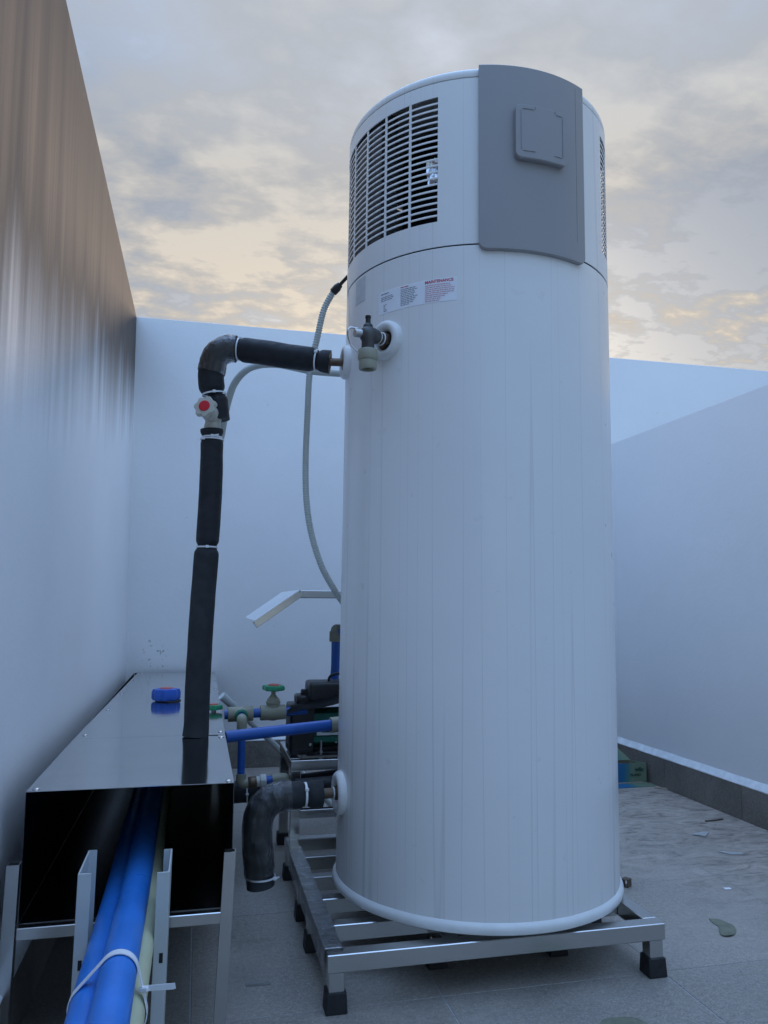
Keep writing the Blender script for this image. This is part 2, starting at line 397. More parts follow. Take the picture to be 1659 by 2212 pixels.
def tie(parent, c, axis, r, th=.0022, wd=.0045, head=V(0, -1, 0), tail=.0):
    with B('cable_tie', 'tie_white', parent) as bm:
        add_lathe(bm, [(r, -wd/2), (r+th, -wd/2), (r+th, wd/2), (r, wd/2)], c, axis, 32, closed=True)
        h = Vector(head); h = (h-Vector(axis).normalized()*h.dot(Vector(axis).normalized())).normalized(); p = Vector(c)+h*(r+.003)
        add_box(bm, p-V(.005, .004, .004), p+V(.005, .004, .004), .001)
        if tail: add_bar(bm, p, p+Vector((tail, -.002, .004)), .0015, wd)

# ------------------------------------------------------------------ floor and walls
XW, YB, XR = -.385, 4.70, 2.41            # left wall foot, back wall, right wall
HB, HRW = 2.645, 1.925
JX, JY, TS = .61, 1.935, .6               # tile joints
with B('floor', 'grout') as bm: add_box(bm, (-14, -14, -.25), (14, 14, -.0016))
b_ = None
floor = [o for o in bpy.data.objects if o.name == 'floor'][0]; floor['kind'] = 'structure'
floor['label'] = 'grey stone tiled roof terrace floor with muddy dried stains'
def shared(name, fn, m, smooth=30):
    bm = bmesh.new(); fn(bm); bmesh.ops.recalc_face_normals(bm, faces=bm.faces[:]); me = bpy.data.meshes.new(name); bm.to_mesh(me); bm.free()
    me.materials.append(MT[m])
    if smooth: me.shade_smooth(); me.set_sharp_from_angle(angle=R(smooth))
    return me
tile_cache = {}
def floor_tile(x0, x1, y0, y1):
    k = (round(x1-x0, 3), round(y1-y0, 3)); g = .0016
    if k not in tile_cache:
        tile_cache[k] = shared('tile', lambda bm: add_box(bm, (g, g, -.012), (k[0]-g, k[1]-g, 0), .0008), 'floor_tile')
    o = bpy.data.objects.new('tile', tile_cache[k]); COL.objects.link(o); o.parent = floor
    o.location = (x0, y0, random.uniform(-.0007, 0)); o.rotation_euler = (random.uniform(-.0006, .0006), random.uniform(-.0006, .0006), 0)
xs = [XW+.004] + [JX+TS*k for k in range(-1, 4)]
xs = [x for x in xs if x <= XR+.001]; xs[-1] = XR-.004
ys = [JY+TS*k for k in range(-4, 5)] + [YB-.004]
for i in range(len(xs)-1):
    for j in range(len(ys)-1): floor_tile(xs[i], xs[i+1], ys[j], ys[j+1])

def skirting(wall, horiz, fixed, segs, side, name='skirting_tile'):
    """stone pieces 22 mm proud of the wall, 152 mm high"""
    for a, b2 in segs:
        g = .0014; dz_ = random.uniform(-.0012, .0012); pr = .022+random.uniform(-.0008, .0008)
        bm = bmesh.new()
        if horiz == 'x': add_box(bm, (a+g, min(fixed, fixed+side*pr), .0), (b2-g, max(fixed, fixed+side*pr), .152+dz_), .0012)
        else: add_box(bm, (min(fixed, fixed+side*pr), a+g, .0), (max(fixed, fixed+side*pr), b2-g, .152+dz_), .0012)
        finish(bm, name, 'skirting_stone', wall, smooth=30)
def mortar(wall, horiz, fixed, a, b2, side):
    bm = bmesh.new(); n = int((b2-a)/.02); rows = []
    for i in range(n+1):
        u = a+(b2-a)*i/n; nz = noise.noise(V(u*9, fixed, 0))*.004; nz2 = noise.noise(V(u*31, fixed, 5))*.0025
        prof = [(0, .150), (.0235+nz2*.5, .1515), (.0238+nz2*.5, .1555+nz*.6), (.012, .169+nz*.4), (0, .184+nz*.5)]
        rows.append([bm.verts.new((u, fixed+side*d, z) if horiz == 'x' else (fixed+side*d, u, z)) for d, z in prof])
    for p, q in zip(rows, rows[1:]):
        for k in range(4): bm.faces.new((p[k], p[k+1], q[k+1], q[k]))
    bm.faces.new(rows[0]); bm.faces.new(rows[-1])
    finish(bm, 'mortar_bead', 'white_mortar', wall, smooth=20)

def wall_mesh(name, m, verts_lo, verts_hi, label):
    bm = bmesh.new(); lo = [bm.verts.new(v) for v in verts_lo]; hi = [bm.verts.new(v) for v in verts_hi]
    bm.faces.new(lo[::-1]); bm.faces.new(hi)
    for i in range(4): j = (i+1) % 4; bm.faces.new((lo[i], lo[j], hi[j], hi[i]))
    bmesh.ops.bevel(bm, geom=bm.edges[:], offset=.006, segments=2, profile=.5, affect='EDGES')
    bmesh.ops.translate(bm, vec=(0, 0, 0), verts=bm.verts[:])
    o = finish(bm, name, m, None, (0, 0, 0), 40); return tag(o, label, 'wall')
XT = -.424
wl = wall_mesh('parapet_wall', 'wall_paint_stain_sun', [(XW-.2, -2.5, -.2), (XW, -2.5, -.2), (XW, YB+.15, -.2), (XW-.2, YB+.15, -.2)],
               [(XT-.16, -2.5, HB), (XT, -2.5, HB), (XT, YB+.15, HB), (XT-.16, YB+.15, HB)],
               'tall white wall with brown dirt streaks and painted tan sunlight beside the steel pipe cover')
wb = wall_mesh('parapet_wall', 'wall_paint', [(-.62, YB, -.2), (7.5, YB, -.2), (7.5, YB+.16, -.2), (-.62, YB+.16, -.2)],
               [(-.62, YB, HB-.006), (7.5, YB, HB-.006), (7.5, YB+.16, HB-.006), (-.62, YB+.16, HB-.006)],
               'tall smooth white wall running behind the water heater and pump')
wr_ = wall_mesh('parapet_wall', 'wall_paint', [(XR, -4, -.2), (XR+.14, -4, -.2), (XR+.14, YB+.02, -.2), (XR, YB+.02, -.2)],
               [(XR, -4, HRW), (XR+.14, -4, HRW), (XR+.14, YB+.02, HRW), (XR, YB+.02, HRW)],
               'lower white wall behind the green and blue cardboard carton')
def segs(a, b2, j0):
    c = [a]; k = math.ceil((a-j0)/TS+1e-6)
    while j0+TS*k < b2-1e-3: c.append(j0+TS*k); k += 1
    c.append(b2); return list(zip(c, c[1:]))
skirting(wl, 'y', XW, segs(.1, YB-.024, JY), 1); mortar(wl, 'y', XW, .1, YB-.02, 1)
skirting(wb, 'x', YB, segs(XW+.0, XR-.024, JX), -1); mortar(wb, 'x', YB, XW, XR-.02, -1)
skirting(wr_, 'y', XR, segs(.1, YB-.001, JY+.005), -1); mortar(wr_, 'y', XR, .1, YB-.02, -1)

# ------------------------------------------------------------------ tank stand
TCX, TCY, TR = .825, 2.298, .4150
ST = thing('tank_stand', 'low stainless steel frame on black rubber feet under the tall white tank', 'stand', (.76, 2.38, 0))
zt, zb = .132, .091
def rail(p, q, name='rail', wd=.04, m='steel_tube', par=None):
    with B(name, m, par or ST) as bm: add_bar(bm, p, q, wd, zt-zb, .0018)
zc = (zt+zb)/2
rail((.318, 1.925, zc), (1.205, 1.925, zc)); rail((.318, 2.838, zc), (1.205, 2.838, zc))
rail((.338, 1.9462, zc), (.338, 2.8172, zc)); rail((1.185, 1.9462, zc), (1.185, 2.8172, zc))
for y in (2.096, 2.276, 2.456, 2.644): rail((.3585, y, zc-.0015), (1.1645, y, zc-.0015), 'slat')
rail((.635, 1.9458, zc-.001), (.635, 2.0755, zc-.001), 'slat'); rail((1.0, 1.9458, zc-.001), (1.0, 2.0755, zc-.001), 'slat')
for x, y in ((.342, 1.929), (1.181, 1.929), (.338, 2.262), (1.185, 2.275), (.338, 2.479), (.338, 2.832), (1.185, 2.832), (.64, 2.096), (.985, 2.096)):
    with B('leg', 'steel_tube', ST) as bm: add_box(bm, (x-.019, y-.019, .03), (x+.019, y+.019, zb-.0005), .0015)
    lg = ST.children[-1] if False else [o for o in COL.objects if o.parent == ST][-1]
    with B('rubber_foot', 'rubber', lg) as bm:
        r0, r1 = .026, .0235
        lo = [bm.verts.new((x+sx*r0, y+sy*r0, 0)) for sx, sy in ((-1, -1), (1, -1), (1, 1), (-1, 1))]
        hi = [bm.verts.new((x+sx*r1, y+sy*r1, .047)) for sx, sy in ((-1, -1), (1, -1), (1, 1), (-1, 1))]
        bm.faces.new(lo[::-1]); bm.faces.new(hi)
        for i in range(4): bm.faces.new((lo[i], lo[(i+1) % 4], hi[(i+1) % 4], hi[i]))
        bmesh.ops.bevel(bm, geom=bm.edges[:], offset=.002, segments=1, affect='EDGES')
# torn protective film still clinging to the left rail
with B('protective_film', 'cling_film', ST) as bm:
    n = 60; rows = []
    for i in range(n+1):
        y = 1.93+.8*i/n; row = []
        for k, (dx, dz_) in enumerate(((-.0225, -.03), (-.0225, .0), (-.021, .0225), (.0, .0228), (.021, .0222), (.0225, .004))):
            j = noise.noise(V(y*22, k*1.7, 2))*.0016+.0016
            row.append(bm.verts.new((.338+dx+(j if dx > 0 else -j), y, zc+dz_+(j if dz_ > 0 else 0))))
        rows.append(row)
    for a, b2 in zip(rows, rows[1:]):
        for k in range(5): bm.faces.new((a[k], a[k+1], b2[k+1], b2[k]))

# ------------------------------------------------------------------ water heater
T0 = (TCX, TCY, zt)
TK = thing('water_heater', 'tall white cylindrical heat pump water heater with grey panel and louvred grilles', 'water heater', T0)
TILT = Matrix.Rotation(R(.38), 4, 'Y'); TK.rotation_euler = (0, R(.38), 0)     # the tank stands a touch out of plumb
tilt = lambda p: Vector(T0)+TILT @ (Vector(p)-Vector(T0))
ax = lambda z: (TCX, TCY, z)
def cyl(th, z, r=TR):
    a = R(th); return V(TCX+r*math.sin(a), TCY-r*math.cos(a), z)
with B('body', 'tank_enamel', TK, smooth=30) as bm:
    add_lathe(bm, [(.30, .168), (TR, .168), (TR, 1.9195), (TR-.0025, 1.9225), (TR-.02, 1.9228)], ax(0), seg=128)
with B('base_rim', 'white_plastic', TK, smooth=30) as bm:
    add_lathe(bm, [(.05, .146), (TR+.003, .146), (TR+.0075, .149), (TR+.009, .155), (TR+.009, .163), (TR+.0065, .169), (TR+.001, .1745), (TR-.004, .1745)], ax(0), seg=128)
for x, y in ((.60, 2.096), (1.05, 2.096), (.6, 2.644), (1.05, 2.456)):
    with B('foot', 'rubber', TK) as bm: add_cyl(bm, (x, y, .1305), (x, y, .147), .022, 16)
GL, GR, GZ0, GZ1 = (-120., -34.2), (45.2, 131.), 1.999, 2.369
def shell(bm, ths, zs, solid, r0, r1):
    """curved sheet with openings: cells (th, z) for which solid() is true, r1 outside"""
    vo, vi = {}, {}
    def v(d, i, j, r):
        if (i, j) not in d: d[i, j] = bm.verts.new(cyl(ths[i], zs[j], r))
        return d[i, j]
    nt, nzz = len(ths)-1, len(zs)-1
    wrap = abs(ths[-1]-ths[0]-360) < 1e-6
    ix = (lambda i: 0 if wrap and i == nt else i)
    S = lambda i, j: (0 <= j < nzz) and (wrap or 0 <= i < nt) and solid((ths[i % nt]+ths[i % nt+1])/2, (zs[j]+zs[j+1])/2)
    for i in range(nt):
        for j in range(nzz):
            if not S(i, j): continue
            a, b2 = ix(i), ix(i+1)
            q = [(a, j), (b2, j), (b2, j+1), (a, j+1)]
            bm.faces.new([v(vo, *k, r1) for k in q]); bm.faces.new([v(vi, *k, r0) for k in q][::-1])
            for (di, dj, k1, k2) in ((0, -1, q[0], q[1]), (1, 0, q[1], q[2]), (0, 1, q[2], q[3]), (-1, 0, q[3], q[0])):
                if not S(i+di, j+dj):
                    bm.faces.new((v(vo, *k1, r1), v(vo, *k2, r1), v(vi, *k2, r0), v(vi, *k1, r0)))
ths = sorted(set([-180+2.5*k for k in range(145)] + [GL[0], GL[1], GR[0], GR[1]]))
with B('upper_shroud', 'shroud_plastic', TK, smooth=30) as bm:
    shell(bm, ths, [1.926, 1.929, GZ0, GZ1, 2.409, 2.4115],
          lambda th, z: not (GZ0 < z < GZ1 and (GL[0] < th < GL[1] or GR[0] < th < GR[1])), TR-.0033, TR)
with B('top_lid', 'shroud_plastic', TK, smooth=40) as bm:
    add_lathe(bm, [(TR-.03, 2.4148), (TR-.0008, 2.4148), (TR, 2.4165), (TR, 2.430), (TR-.002, 2.4365), (TR-.008, 2.4425), (TR-.02, 2.446), (.2, 2.458), (0, 2.462)], ax(0), seg=128)
NR = 20; pz = (GZ1-GZ0)/NR
def grille(g, label, muls):
    w_ = .5
    with B('louvre_grille', 'shroud_plastic', TK, smooth=30, label=label) as bm:
        for t_ in muls:
            for side in (0,):
                a = [cyl(t_-w_, GZ0, TR-.0005), cyl(t_+w_, GZ0, TR-.0005), cyl(t_+w_, GZ0, TR-.0032), cyl(t_-w_, GZ0, TR-.0032)]
                lo = [bm.verts.new(p) for p in a]; hi = [bm.verts.new(p+V(0, 0, GZ1-GZ0)) for p in a]
                for i in range(4): bm.faces.new((lo[i], lo[(i+1) % 4], hi[(i+1) % 4], hi[i]))
                bm.faces.new(lo[::-1]); bm.faces.new(hi)
    go = [o for o in COL.objects if o.parent == TK][-1]
    me = None
    for k in range(1, NR):
        z = GZ0+pz*k; hh = .0030
        if me is None:
            bm = bmesh.new(); n = 36
            prof = [(TR-.0009, -hh*.75), (TR-.0009, hh*.75), (TR-.0014, hh), (TR-.0026, hh*.8), (TR-.0026, -hh*.8), (TR-.0014, -hh)]
            rows = [[bm.verts.new(cyl(g[0]+(g[1]-g[0])*i/n, 0, r)+V(0, 0, dz_)-V(TCX, TCY, 0)) for r, dz_ in prof] for i in range(n+1)]
            for a, b2 in zip(rows, rows[1:]):
                for q in range(6): bm.faces.new((a[q], a[(q+1) % 6], b2[(q+1) % 6], b2[q]))
            bm.faces.new(rows[0]); bm.faces.new(rows[-1][::-1]); bmesh.ops.recalc_face_normals(bm, faces=bm.faces[:])
            me = bpy.data.meshes.new('slat'); bm.to_mesh(me); bm.free(); me.materials.append(MT['shroud_plastic']); me.shade_smooth(); me.set_sharp_from_angle(angle=R(40))
        o = bpy.data.objects.new('slat', me); COL.objects.link(o); o.parent = go; o.location = (0, 0, z-zt)
grille(GL, 'wide louvred air grille on the pipe side of the tank', [-46.1-12.3*k for k in range(6)])
grille(GR, 'louvred air grille on the side facing the lower wall', [57.5+12.3*k for k in range(6)])
with B('machine_floor', 'dark_interior', TK) as bm: add_cyl(bm, ax(1.932), ax(1.945), TR-.0055, 48)
with B('compressor_housing', 'dark_interior', TK) as bm: add_cyl(bm, (TCX+.03, TCY+.05, 1.9455), (TCX+.03, TCY+.05, 2.4145), .255, 40)
with B('evaporator_coil', 'coil_fins', TK, smooth=30) as bm:
    shell(bm, [-131+3*k for k in range(24)], [1.9455, 2.41], lambda a, z: True, TR-.07, TR-.008)
with B('divider_plate', 'inner_grey', TK) as bm:
    pa, pb = cyl(-31.5, 1.9455, TR-.006), cyl(-40, 1.9455, TR-.13)
    pts = [(0, 0), (.035, 0), (.115, .10), (.125, .20), (.10, .24), (.115, .34), (.09, .4), (.0, .466)]
    d = (pb-pa).normalized()
    add_prism(bm, pts, pa, d, V(0, 0, 1), .003)
with B('foil_scrap', 'foil', TK, smooth=10) as bm:
    n = 7; g = [[bm.verts.new(cyl(-35.3-.75*i+random.uniform(-.3, .3), 2.125+.012*j+random.uniform(-.004, .004), TR-.020+random.uniform(-.005, .004))) for j in range(7)] for i in range(n)]
    for i in range(n-1):
        for j in range(6): bm.faces.new((g[i][j], g[i+1][j], g[i+1][j+1], g[i][j+1]))

# grey front panel with raised square cover
def patch(bm, t0, t1, z0, z1, r0, r1, cr, corners=(1, 1, 1, 1), nt=24, top=0.):
    """rounded rectangular curved plate; cr: corner radius in metres"""
    m_ = R(1)*TR; w2 = (t1-t0)*m_; h = z1-z0; ol = []
    for (cx, cz, a0, on) in ((w2-cr, cr, -90, corners[0]), (w2-cr, h-cr, 0, corners[1]), (cr, h-cr, 90, corners[2]), (cr, cr, 180, corners[3])):
        if on:
            for k in range(7): a = R(a0+15*k); ol.append((cx+cr*math.cos(a), cz+cr*math.sin(a)))
        else:
            sx = w2 if cx > w2/2 else 0; sz = h if cz > h/2 else 0; ol.append((sx, sz))
    # scan columns so that the face follows the curve
    us = sorted(set([w2*k/nt for k in range(nt+1)]+[round(u, 6) for u, _ in ol if cr and (u < cr*1.01 or u > w2-cr*1.01)]))
    us = [u for i, u in enumerate(us) if i == 0 or u-us[i-1] > 1e-5]
    def span(u):
        lo, hi = 0., h
        for on_l, side in ((0, 0), (1, 1)):
            pass
        e = 0
        if u < cr: dx = cr-u; e = cr-math.sqrt(max(0, cr*cr-dx*dx)); cb, ct = corners[3], corners[2]
        elif u > w2-cr: dx = u-(w2-cr); e = cr-math.sqrt(max(0, cr*cr-dx*dx)); cb, ct = corners[0], corners[1]
        else: cb = ct = 0
        return (e if cb else 0), h-(e if ct else 0)
    bv = .003; cols = []
    for u in us:
        a, c_ = span(u); th = t0+u/m_
        eb = bv if (us[0] < u < us[-1]) else bv
        ins = 0 if us[0]+1e-6 < u < us[-1]-1e-6 else .0025
        cols.append([bm.verts.new(cyl(th, z0+a, r0)), bm.verts.new(cyl(th, z0+a, r1-bv)), bm.verts.new(cyl(th, z0+min(a+bv, (a+c_)/2), r1-ins)),
                     bm.verts.new(cyl(th, z0+max(c_-bv, (a+c_)/2), r1-ins)), bm.verts.new(cyl(th, z0+c_, r1-bv)), bm.verts.new(cyl(th, z0+c_, r0))])
    for p, q in zip(cols, cols[1:]):
        for k in range(6): bm.faces.new((p[k], q[k], q[(k+1) % 6], p[(k+1) % 6]))
    bm.faces.new(cols[0]); bm.faces.new(cols[-1][::-1])
    bmesh.ops.remove_doubles(bm, verts=bm.verts[:], dist=1e-5)
with B('front_panel', 'grey_panel', TK, smooth=30) as bm:
    patch(bm, -18.4, 26.6, 1.903, 2.442, TR-.006, TR+.013, .022, (1, 0, 0, 1), 40)
FP = [o for o in COL.objects if o.parent == TK][-1]
with B('panel_joint', 'dark_interior', FP) as bm: patch(bm, 21.9, 22.12, 1.96, 2.43, TR+.01, TR+.0134, 0, (0, 0, 0, 0), 2)
with B('access_cover', 'grey_panel', FP, smooth=30) as bm: patch(bm, -5.4, 15.2, 2.160, 2.318, TR+.008, TR+.030, .016, (1, 1, 1, 1), 20)
if True:
    def gl(t0, t1, z0, z1):
        with B('cover_groove', 'grey_panel', FP, smooth=0) as bm: patch(bm, t0, t1, z0, z1, TR+.027, TR+.0318, 0, (0, 0, 0, 0), 6)
    gl(-3.4, 2.0, 2.3025, 2.3045); gl(10., 13.3, 2.3025, 2.3045); gl(-3.5, -3.25, 2.182, 2.3025); gl(13.1, 13.35, 2.182, 2.3025); gl(-3.4, 2.5, 2.180, 2.182); gl(9, 13.3, 2.180, 2.182)
    gl(1.9, 2.1, 2.3045, 2.316); gl(9.9, 10.1, 2.3045, 2.316)

# stickers
with B('instruction_sticker', 'sticker_white', TK, smooth=30) as bm: patch(bm, -61.2, -26.5, 1.765, 1.836, TR-.001, TR+.0008, .003, (1, 1, 1, 1), 24)
SK = [o for o in COL.objects if o.parent == TK][-1]
def dashes(bm, t0, z0, z1, t1s, r):
    n = len(t1s); h = (z0-z1)/n
    for i, t1 in enumerate(t1s):
        t_ = t0
        while t_ < t1-.3:
            wl_ = min(random.uniform(.5, 1.7), t1-t_); z = z0-h*(i+.2)
            a = [bm.verts.new(cyl(t_, z, r)), bm.verts.new(cyl(t_+wl_, z, r)), bm.verts.new(cyl(t_+wl_, z-h*.45, r)), bm.verts.new(cyl(t_, z-h*.45, r))]
            bm.faces.new(a); t_ += wl_+.22
rr = TR+.0012
def last(par): return [o for o in COL.objects if o.parent == par][-1]
with B('small_print', 'print_grey', SK, smooth=0) as bm:
    dashes(bm, -59.7, 1.829, 1.822, [-55.2], rr); dashes(bm, -59.7, 1.8185, 1.803, [-53.6, -53.2, -53.6], rr)
    dashes(bm, -49.6, 1.824, 1.774, [-43, -42.2, -43.4, -43, -43.4, -42, -42.4, -43.4, -44, -45.6], rr)
    dashes(bm, -58.2, 1.795, 1.772, [-56.6, -56.9, -57, -56.6, -56.2], rr)
with B('small_print', 'print_pink', SK, smooth=0) as bm:
    dashes(bm, -38.9, 1.8195, 1.7695, [-29.2, -28.6, -27.3, -27.4, -27.6, -30, -30.6, -32.4, -33], rr)
for o in COL.objects:
    if o.parent == SK: o['kind'] = 'stuff'
def text_bm(bm, s, size, place):
    cu = bpy.data.curves.new('lettering', 'FONT'); cu.body = s; cu.size = size; cu.resolution_u = 2; cu.offset = size*.035
    o = bpy.data.objects.new('lettering', cu); COL.objects.link(o)
    bpy.context.view_layer.update()
    me = bpy.data.meshes.new_from_object(o.evaluated_get(bpy.context.evaluated_depsgraph_get()))
    for v in me.vertices: v.co = place(v.co.x, v.co.y)
    bm.from_mesh(me); bpy.data.objects.remove(o); bpy.data.meshes.remove(me)
    if cu.users == 0: bpy.data.curves.remove(cu)
with B('heading', 'print_red', SK, smooth=0) as bm:
    text_bm(bm, 'MAINTENANCE', .0115, lambda x, y: cyl(-39.0+x/(R(1)*TR), 1.8235+y, rr))
with B('small_print', 'print_red', SK, smooth=0) as bm: dashes(bm, -49.6, 1.8315, 1.8255, [-45.6], rr)
last(SK)['kind'] = 'stuff'
with B('faded_sticker', 'sticker_faded', TK, smooth=30) as bm: patch(bm, -79, -70.4, 1.835, 1.915, TR-.001, TR+.0008, .002, (1, 1, 1, 1), 8)

# pipe ports
def port(th, z, Ro, r):
    n = (cyl(th, z)-V(TCX, TCY, z)).normalized(); p = cyl(th, z)
    with B('port_collar', 'white_plastic', TK, smooth=50) as bm: add_lathe(bm, [(Ro-2*r, -.012), (Ro-2*r, .004), (Ro-1.7*r, .013), (Ro-1.1*r, .0185), (Ro-.5*r, .0165), (Ro-.1*r, .009), (Ro, -.012)], p, n, 40)
    c = [o for o in COL.objects if o.parent == TK][-1]
    with B('port_socket', 'black_plastic', c) as bm: add_cyl(bm, p-n*.02, p+n*.004, Ro-2*r+.001, 24)
    return tilt(p), TILT.to_3x3() @ n
P1, N1 = port(-56.6, 1.686, .058, .0155); P2, N2 = port(-90.5, 1.688, .054, .014); P3, N3 = port(-87., .409, .062, .0165)

# ------------------------------------------------------------------ relief valve on the upper port
RV = thing('relief_valve', 'dark bronze relief valve with beige coupling hanging below the instruction sticker', 'valve', tuple(P1))
q = P1+N1*.074
with B('nipple', 'brass_brown', RV) as bm:
    add_cyl(bm, P1+N1*.004, P1+N1*.05, .0165, 24, .001)
    add_cyl(bm, P1+N1*.004, P1+N1*.018, .024, 6, .001)
with B('thread_tape', 'tie_white', RV) as bm: add_torus(bm, P1+N1*.022, N1, .0172, .0022, 24, 8); add_torus(bm, P1+N1*.036, N1, .0172, .0018, 24, 8)
with B('valve_body', 'bronze_dark', RV, smooth=45) as bm:
    add_lathe(bm, [(0, -.03), (.018, -.03), (.0175, -.012), (.022, -.004), (.0225, .018), (.017, .024), (.012, .027), (0, .027)], q+V(0, 0, -.008), (0, 0, 1), 24)
    add_lathe(bm, [(.0145, .02), (.0205, .034), (.0225, .05), (.021, .068)], P1+N1*.008, N1, 24)
    add_lathe(bm, [(0, 0), (.0165, 0), (.0175, .003), (.0175, .024), (0, .024)], q+V(0, 0, -.060), (0, 0, 1), 24)
with B('test_knob', 'black_plastic', RV, smooth=45) as bm:
    add_lathe(bm, [(0, 0), (.014, 0), (.013, .008), (.0075, .013), (.0072, .026), (.0082, .027), (.0082, .034), (0, .034)], q+V(0, 0, .018), (0, 0, 1), 16)
sx = V(-.84, .54, 0).normalized(); sx = V(-.9, -.1, 0).normalized()
with B('side_cap', 'steel_dull', RV) as bm: add_cyl(bm, q+sx*.016, q+sx*.040, .012, 20, .002)
with B('lever', 'steel_tube', RV) as bm:
    pth = smooth_path([q+sx*.030+V(0, 0, .012), q+sx*.052+V(0, 0, .012), q+sx*.058+V(0, 0, -.006), q+sx*.05+V(0, 0, -.034), q+sx*.024+V(0, 0, -.058)], 6)
    add_tube(bm, pth, .0026, 8)
with B('coupling', 'fitting_beige', RV, smooth=45) as bm:
    c = q+V(0, 0, -.10)
    add_lathe(bm, [(.017, 0), (.0235, 0), (.0245, .002), (.0245, .021), (.0235, .0235), (.0265, .0265), (.0275, .029), (.0275, .052), (.0255, .0555), (.016, .056)], c, (0, 0, 1), 28)
    add_lathe(bm, [(.017, 0), (.016, .03), (0, .03)], c, (0, 0, 1), 28)

# ------------------------------------------------------------------ insulated riser pipe
IP = thing('insulated_pipe', 'tall black foam insulated riser pipe with red capped valve bending into the tank', 'pipe', (.0, 2.455, .5535))
def wob(s, a): return lambda p: noise.noise(p*s)*a
def sleeve(pts, rad, m='foam_black', par=IP, pinch=(True, True), name='insulation_sleeve', n=10, jit=.035, seg=24):
    pth = smooth_path(pts, n); N_ = len(pth); rs = []
    L = [0]
    for a, b2 in zip(pth, pth[1:]): L.append(L[-1]+(b2-a).length)
    for l in L:
        k = 1.
        if pinch[0]: k *= 1-.20*math.exp(-(l/.010)**2)
        if pinch[1]: k *= 1-.20*math.exp(-((L[-1]-l)/.010)**2)
        rs.append((rad if isinstance(rad, float) else rad[0]+(rad[1]-rad[0])*l/L[-1])*k)
    with B(name, m, par, smooth=60) as bm: add_tube(bm, pth, rs, seg, True, wob(16, jit))
def dense(a, b2, n=8, bow=V(0, 0, 0)): 
    a, b2 = Vector(a), Vector(b2); return [a+(b2-a)*k/n+bow*math.sin(PI*k/n) for k in range(n+1)]
sleeve(dense((.0, 2.455, .5535), (.0025, 2.455, .60), 5), .0375, 'foam_grey', pinch=(False, False), jit=.12, name='crumpled_foot')
sleeve(dense((.0025, 2.455, .598), (.0165, 2.452, 1.118), 12, V(-.004, 0, 0)), .0372, 'foam_grey', pinch=(False, True))
sleeve(dense((.0165, 2.452, 1.122), (.0205, 2.45, 1.462), 10, V(.003, 0, 0)), .0352, pinch=(True, True))
sleeve(dense((.0205, 2.45, 1.464), (.0195, 2.45, 1.488), 4), .035, pinch=(True, False), jit=.08)
sleeve([(.040, 2.452, 1.52), (.036, 2.452, 1.55), (.03, 2.45, 1.60)], .034, pinch=(False, True))
sleeve([(.018, 2.45, 1.604), (.0125, 2.448, 1.64), (.0115, 2.446, 1.68), (.024, 2.44, 1.722), (.058, 2.432, 1.746), (.092, 2.425, 1.746)], .0405, n=8, pinch=(True, True))
sleeve([(.096, 2.42, 1.7445), (.16, 2.39, 1.731), (.25, 2.352, 1.712), (.326, 2.322, 1.698)], (.0395, .0375), pinch=(True, True))
sleeve([(.328, 2.3215, 1.697), (.345, 2.314, 1.693), (.367, 2.308, 1.690)], (.033, .0365), pinch=(True, False), jit=.10)
tie(IP, (.0165, 2.452, 1.12), (0.01, 0, 1), .0305); tie(IP, (.0205, 2.45, 1.463), (.05, 0, 1), .0295, tail=.02); tie(IP, (.0205, 2.45, 1.456), (-.05, .0, 1), .0345, head=V(-1, -1, 0))
tie(IP, (.022, 2.45, 1.602), (-.15, 0, 1), .0355); tie(IP, (.094, 2.422, 1.745), (1, -.3, -.1), .0335, head=V(0, 0, 1)); tie(IP, (.327, 2.322, 1.697), (1, -.35, -.15), .031, head=V(0, -1, .6))
with B('film_wrap', 'cling_film', IP, smooth=22) as bm:
    pth = smooth_path([(.0115, 2.446, 1.67), (.024, 2.44, 1.722), (.058, 2.432, 1.746), (.086, 2.426, 1.746)], 8)
    add_tube(bm, pth, .0428, 36, False, lambda q_: .09*abs(noise.noise(q_*45))-.01)
with B('copper_nipple', 'brass_brown', IP) as bm:
    add_cyl(bm, (.36, 2.309, 1.6905), P2+N2*.004, .0125, 20); add_cyl(bm, P2+N2*.0035, P2+N2*.016, .024, 6, .001)
with B('inner_pipe', 'valve_beige', IP) as bm: add_cyl(bm, (.0195, 2.45, 1.47), (.030, 2.451, 1.59), .0195, 20)
with B('gate_valve', 'valve_beige', IP, smooth=45) as bm:
    vb = V(.023, 2.45, 1.525); hd = V(-.040, -.108, .026).normalized()
    add_lathe(bm, [(0, -.036), (.0245, -.036), (.026, -.028), (.024, -.014), (.027, 0), (.024, .014), (.026, .028), (.0245, .036), (0, .036)], vb, (.08, 0, 1), 24)
    add_lathe(bm, [(.024, 0), (.0235, .028), (.026, .030), (.026, .044), (.018, .050), (.012, .058), (.0115, .074), (0, .075)], vb, hd, 24)
GV = [o for o in COL.objects if o.parent == IP][-1]
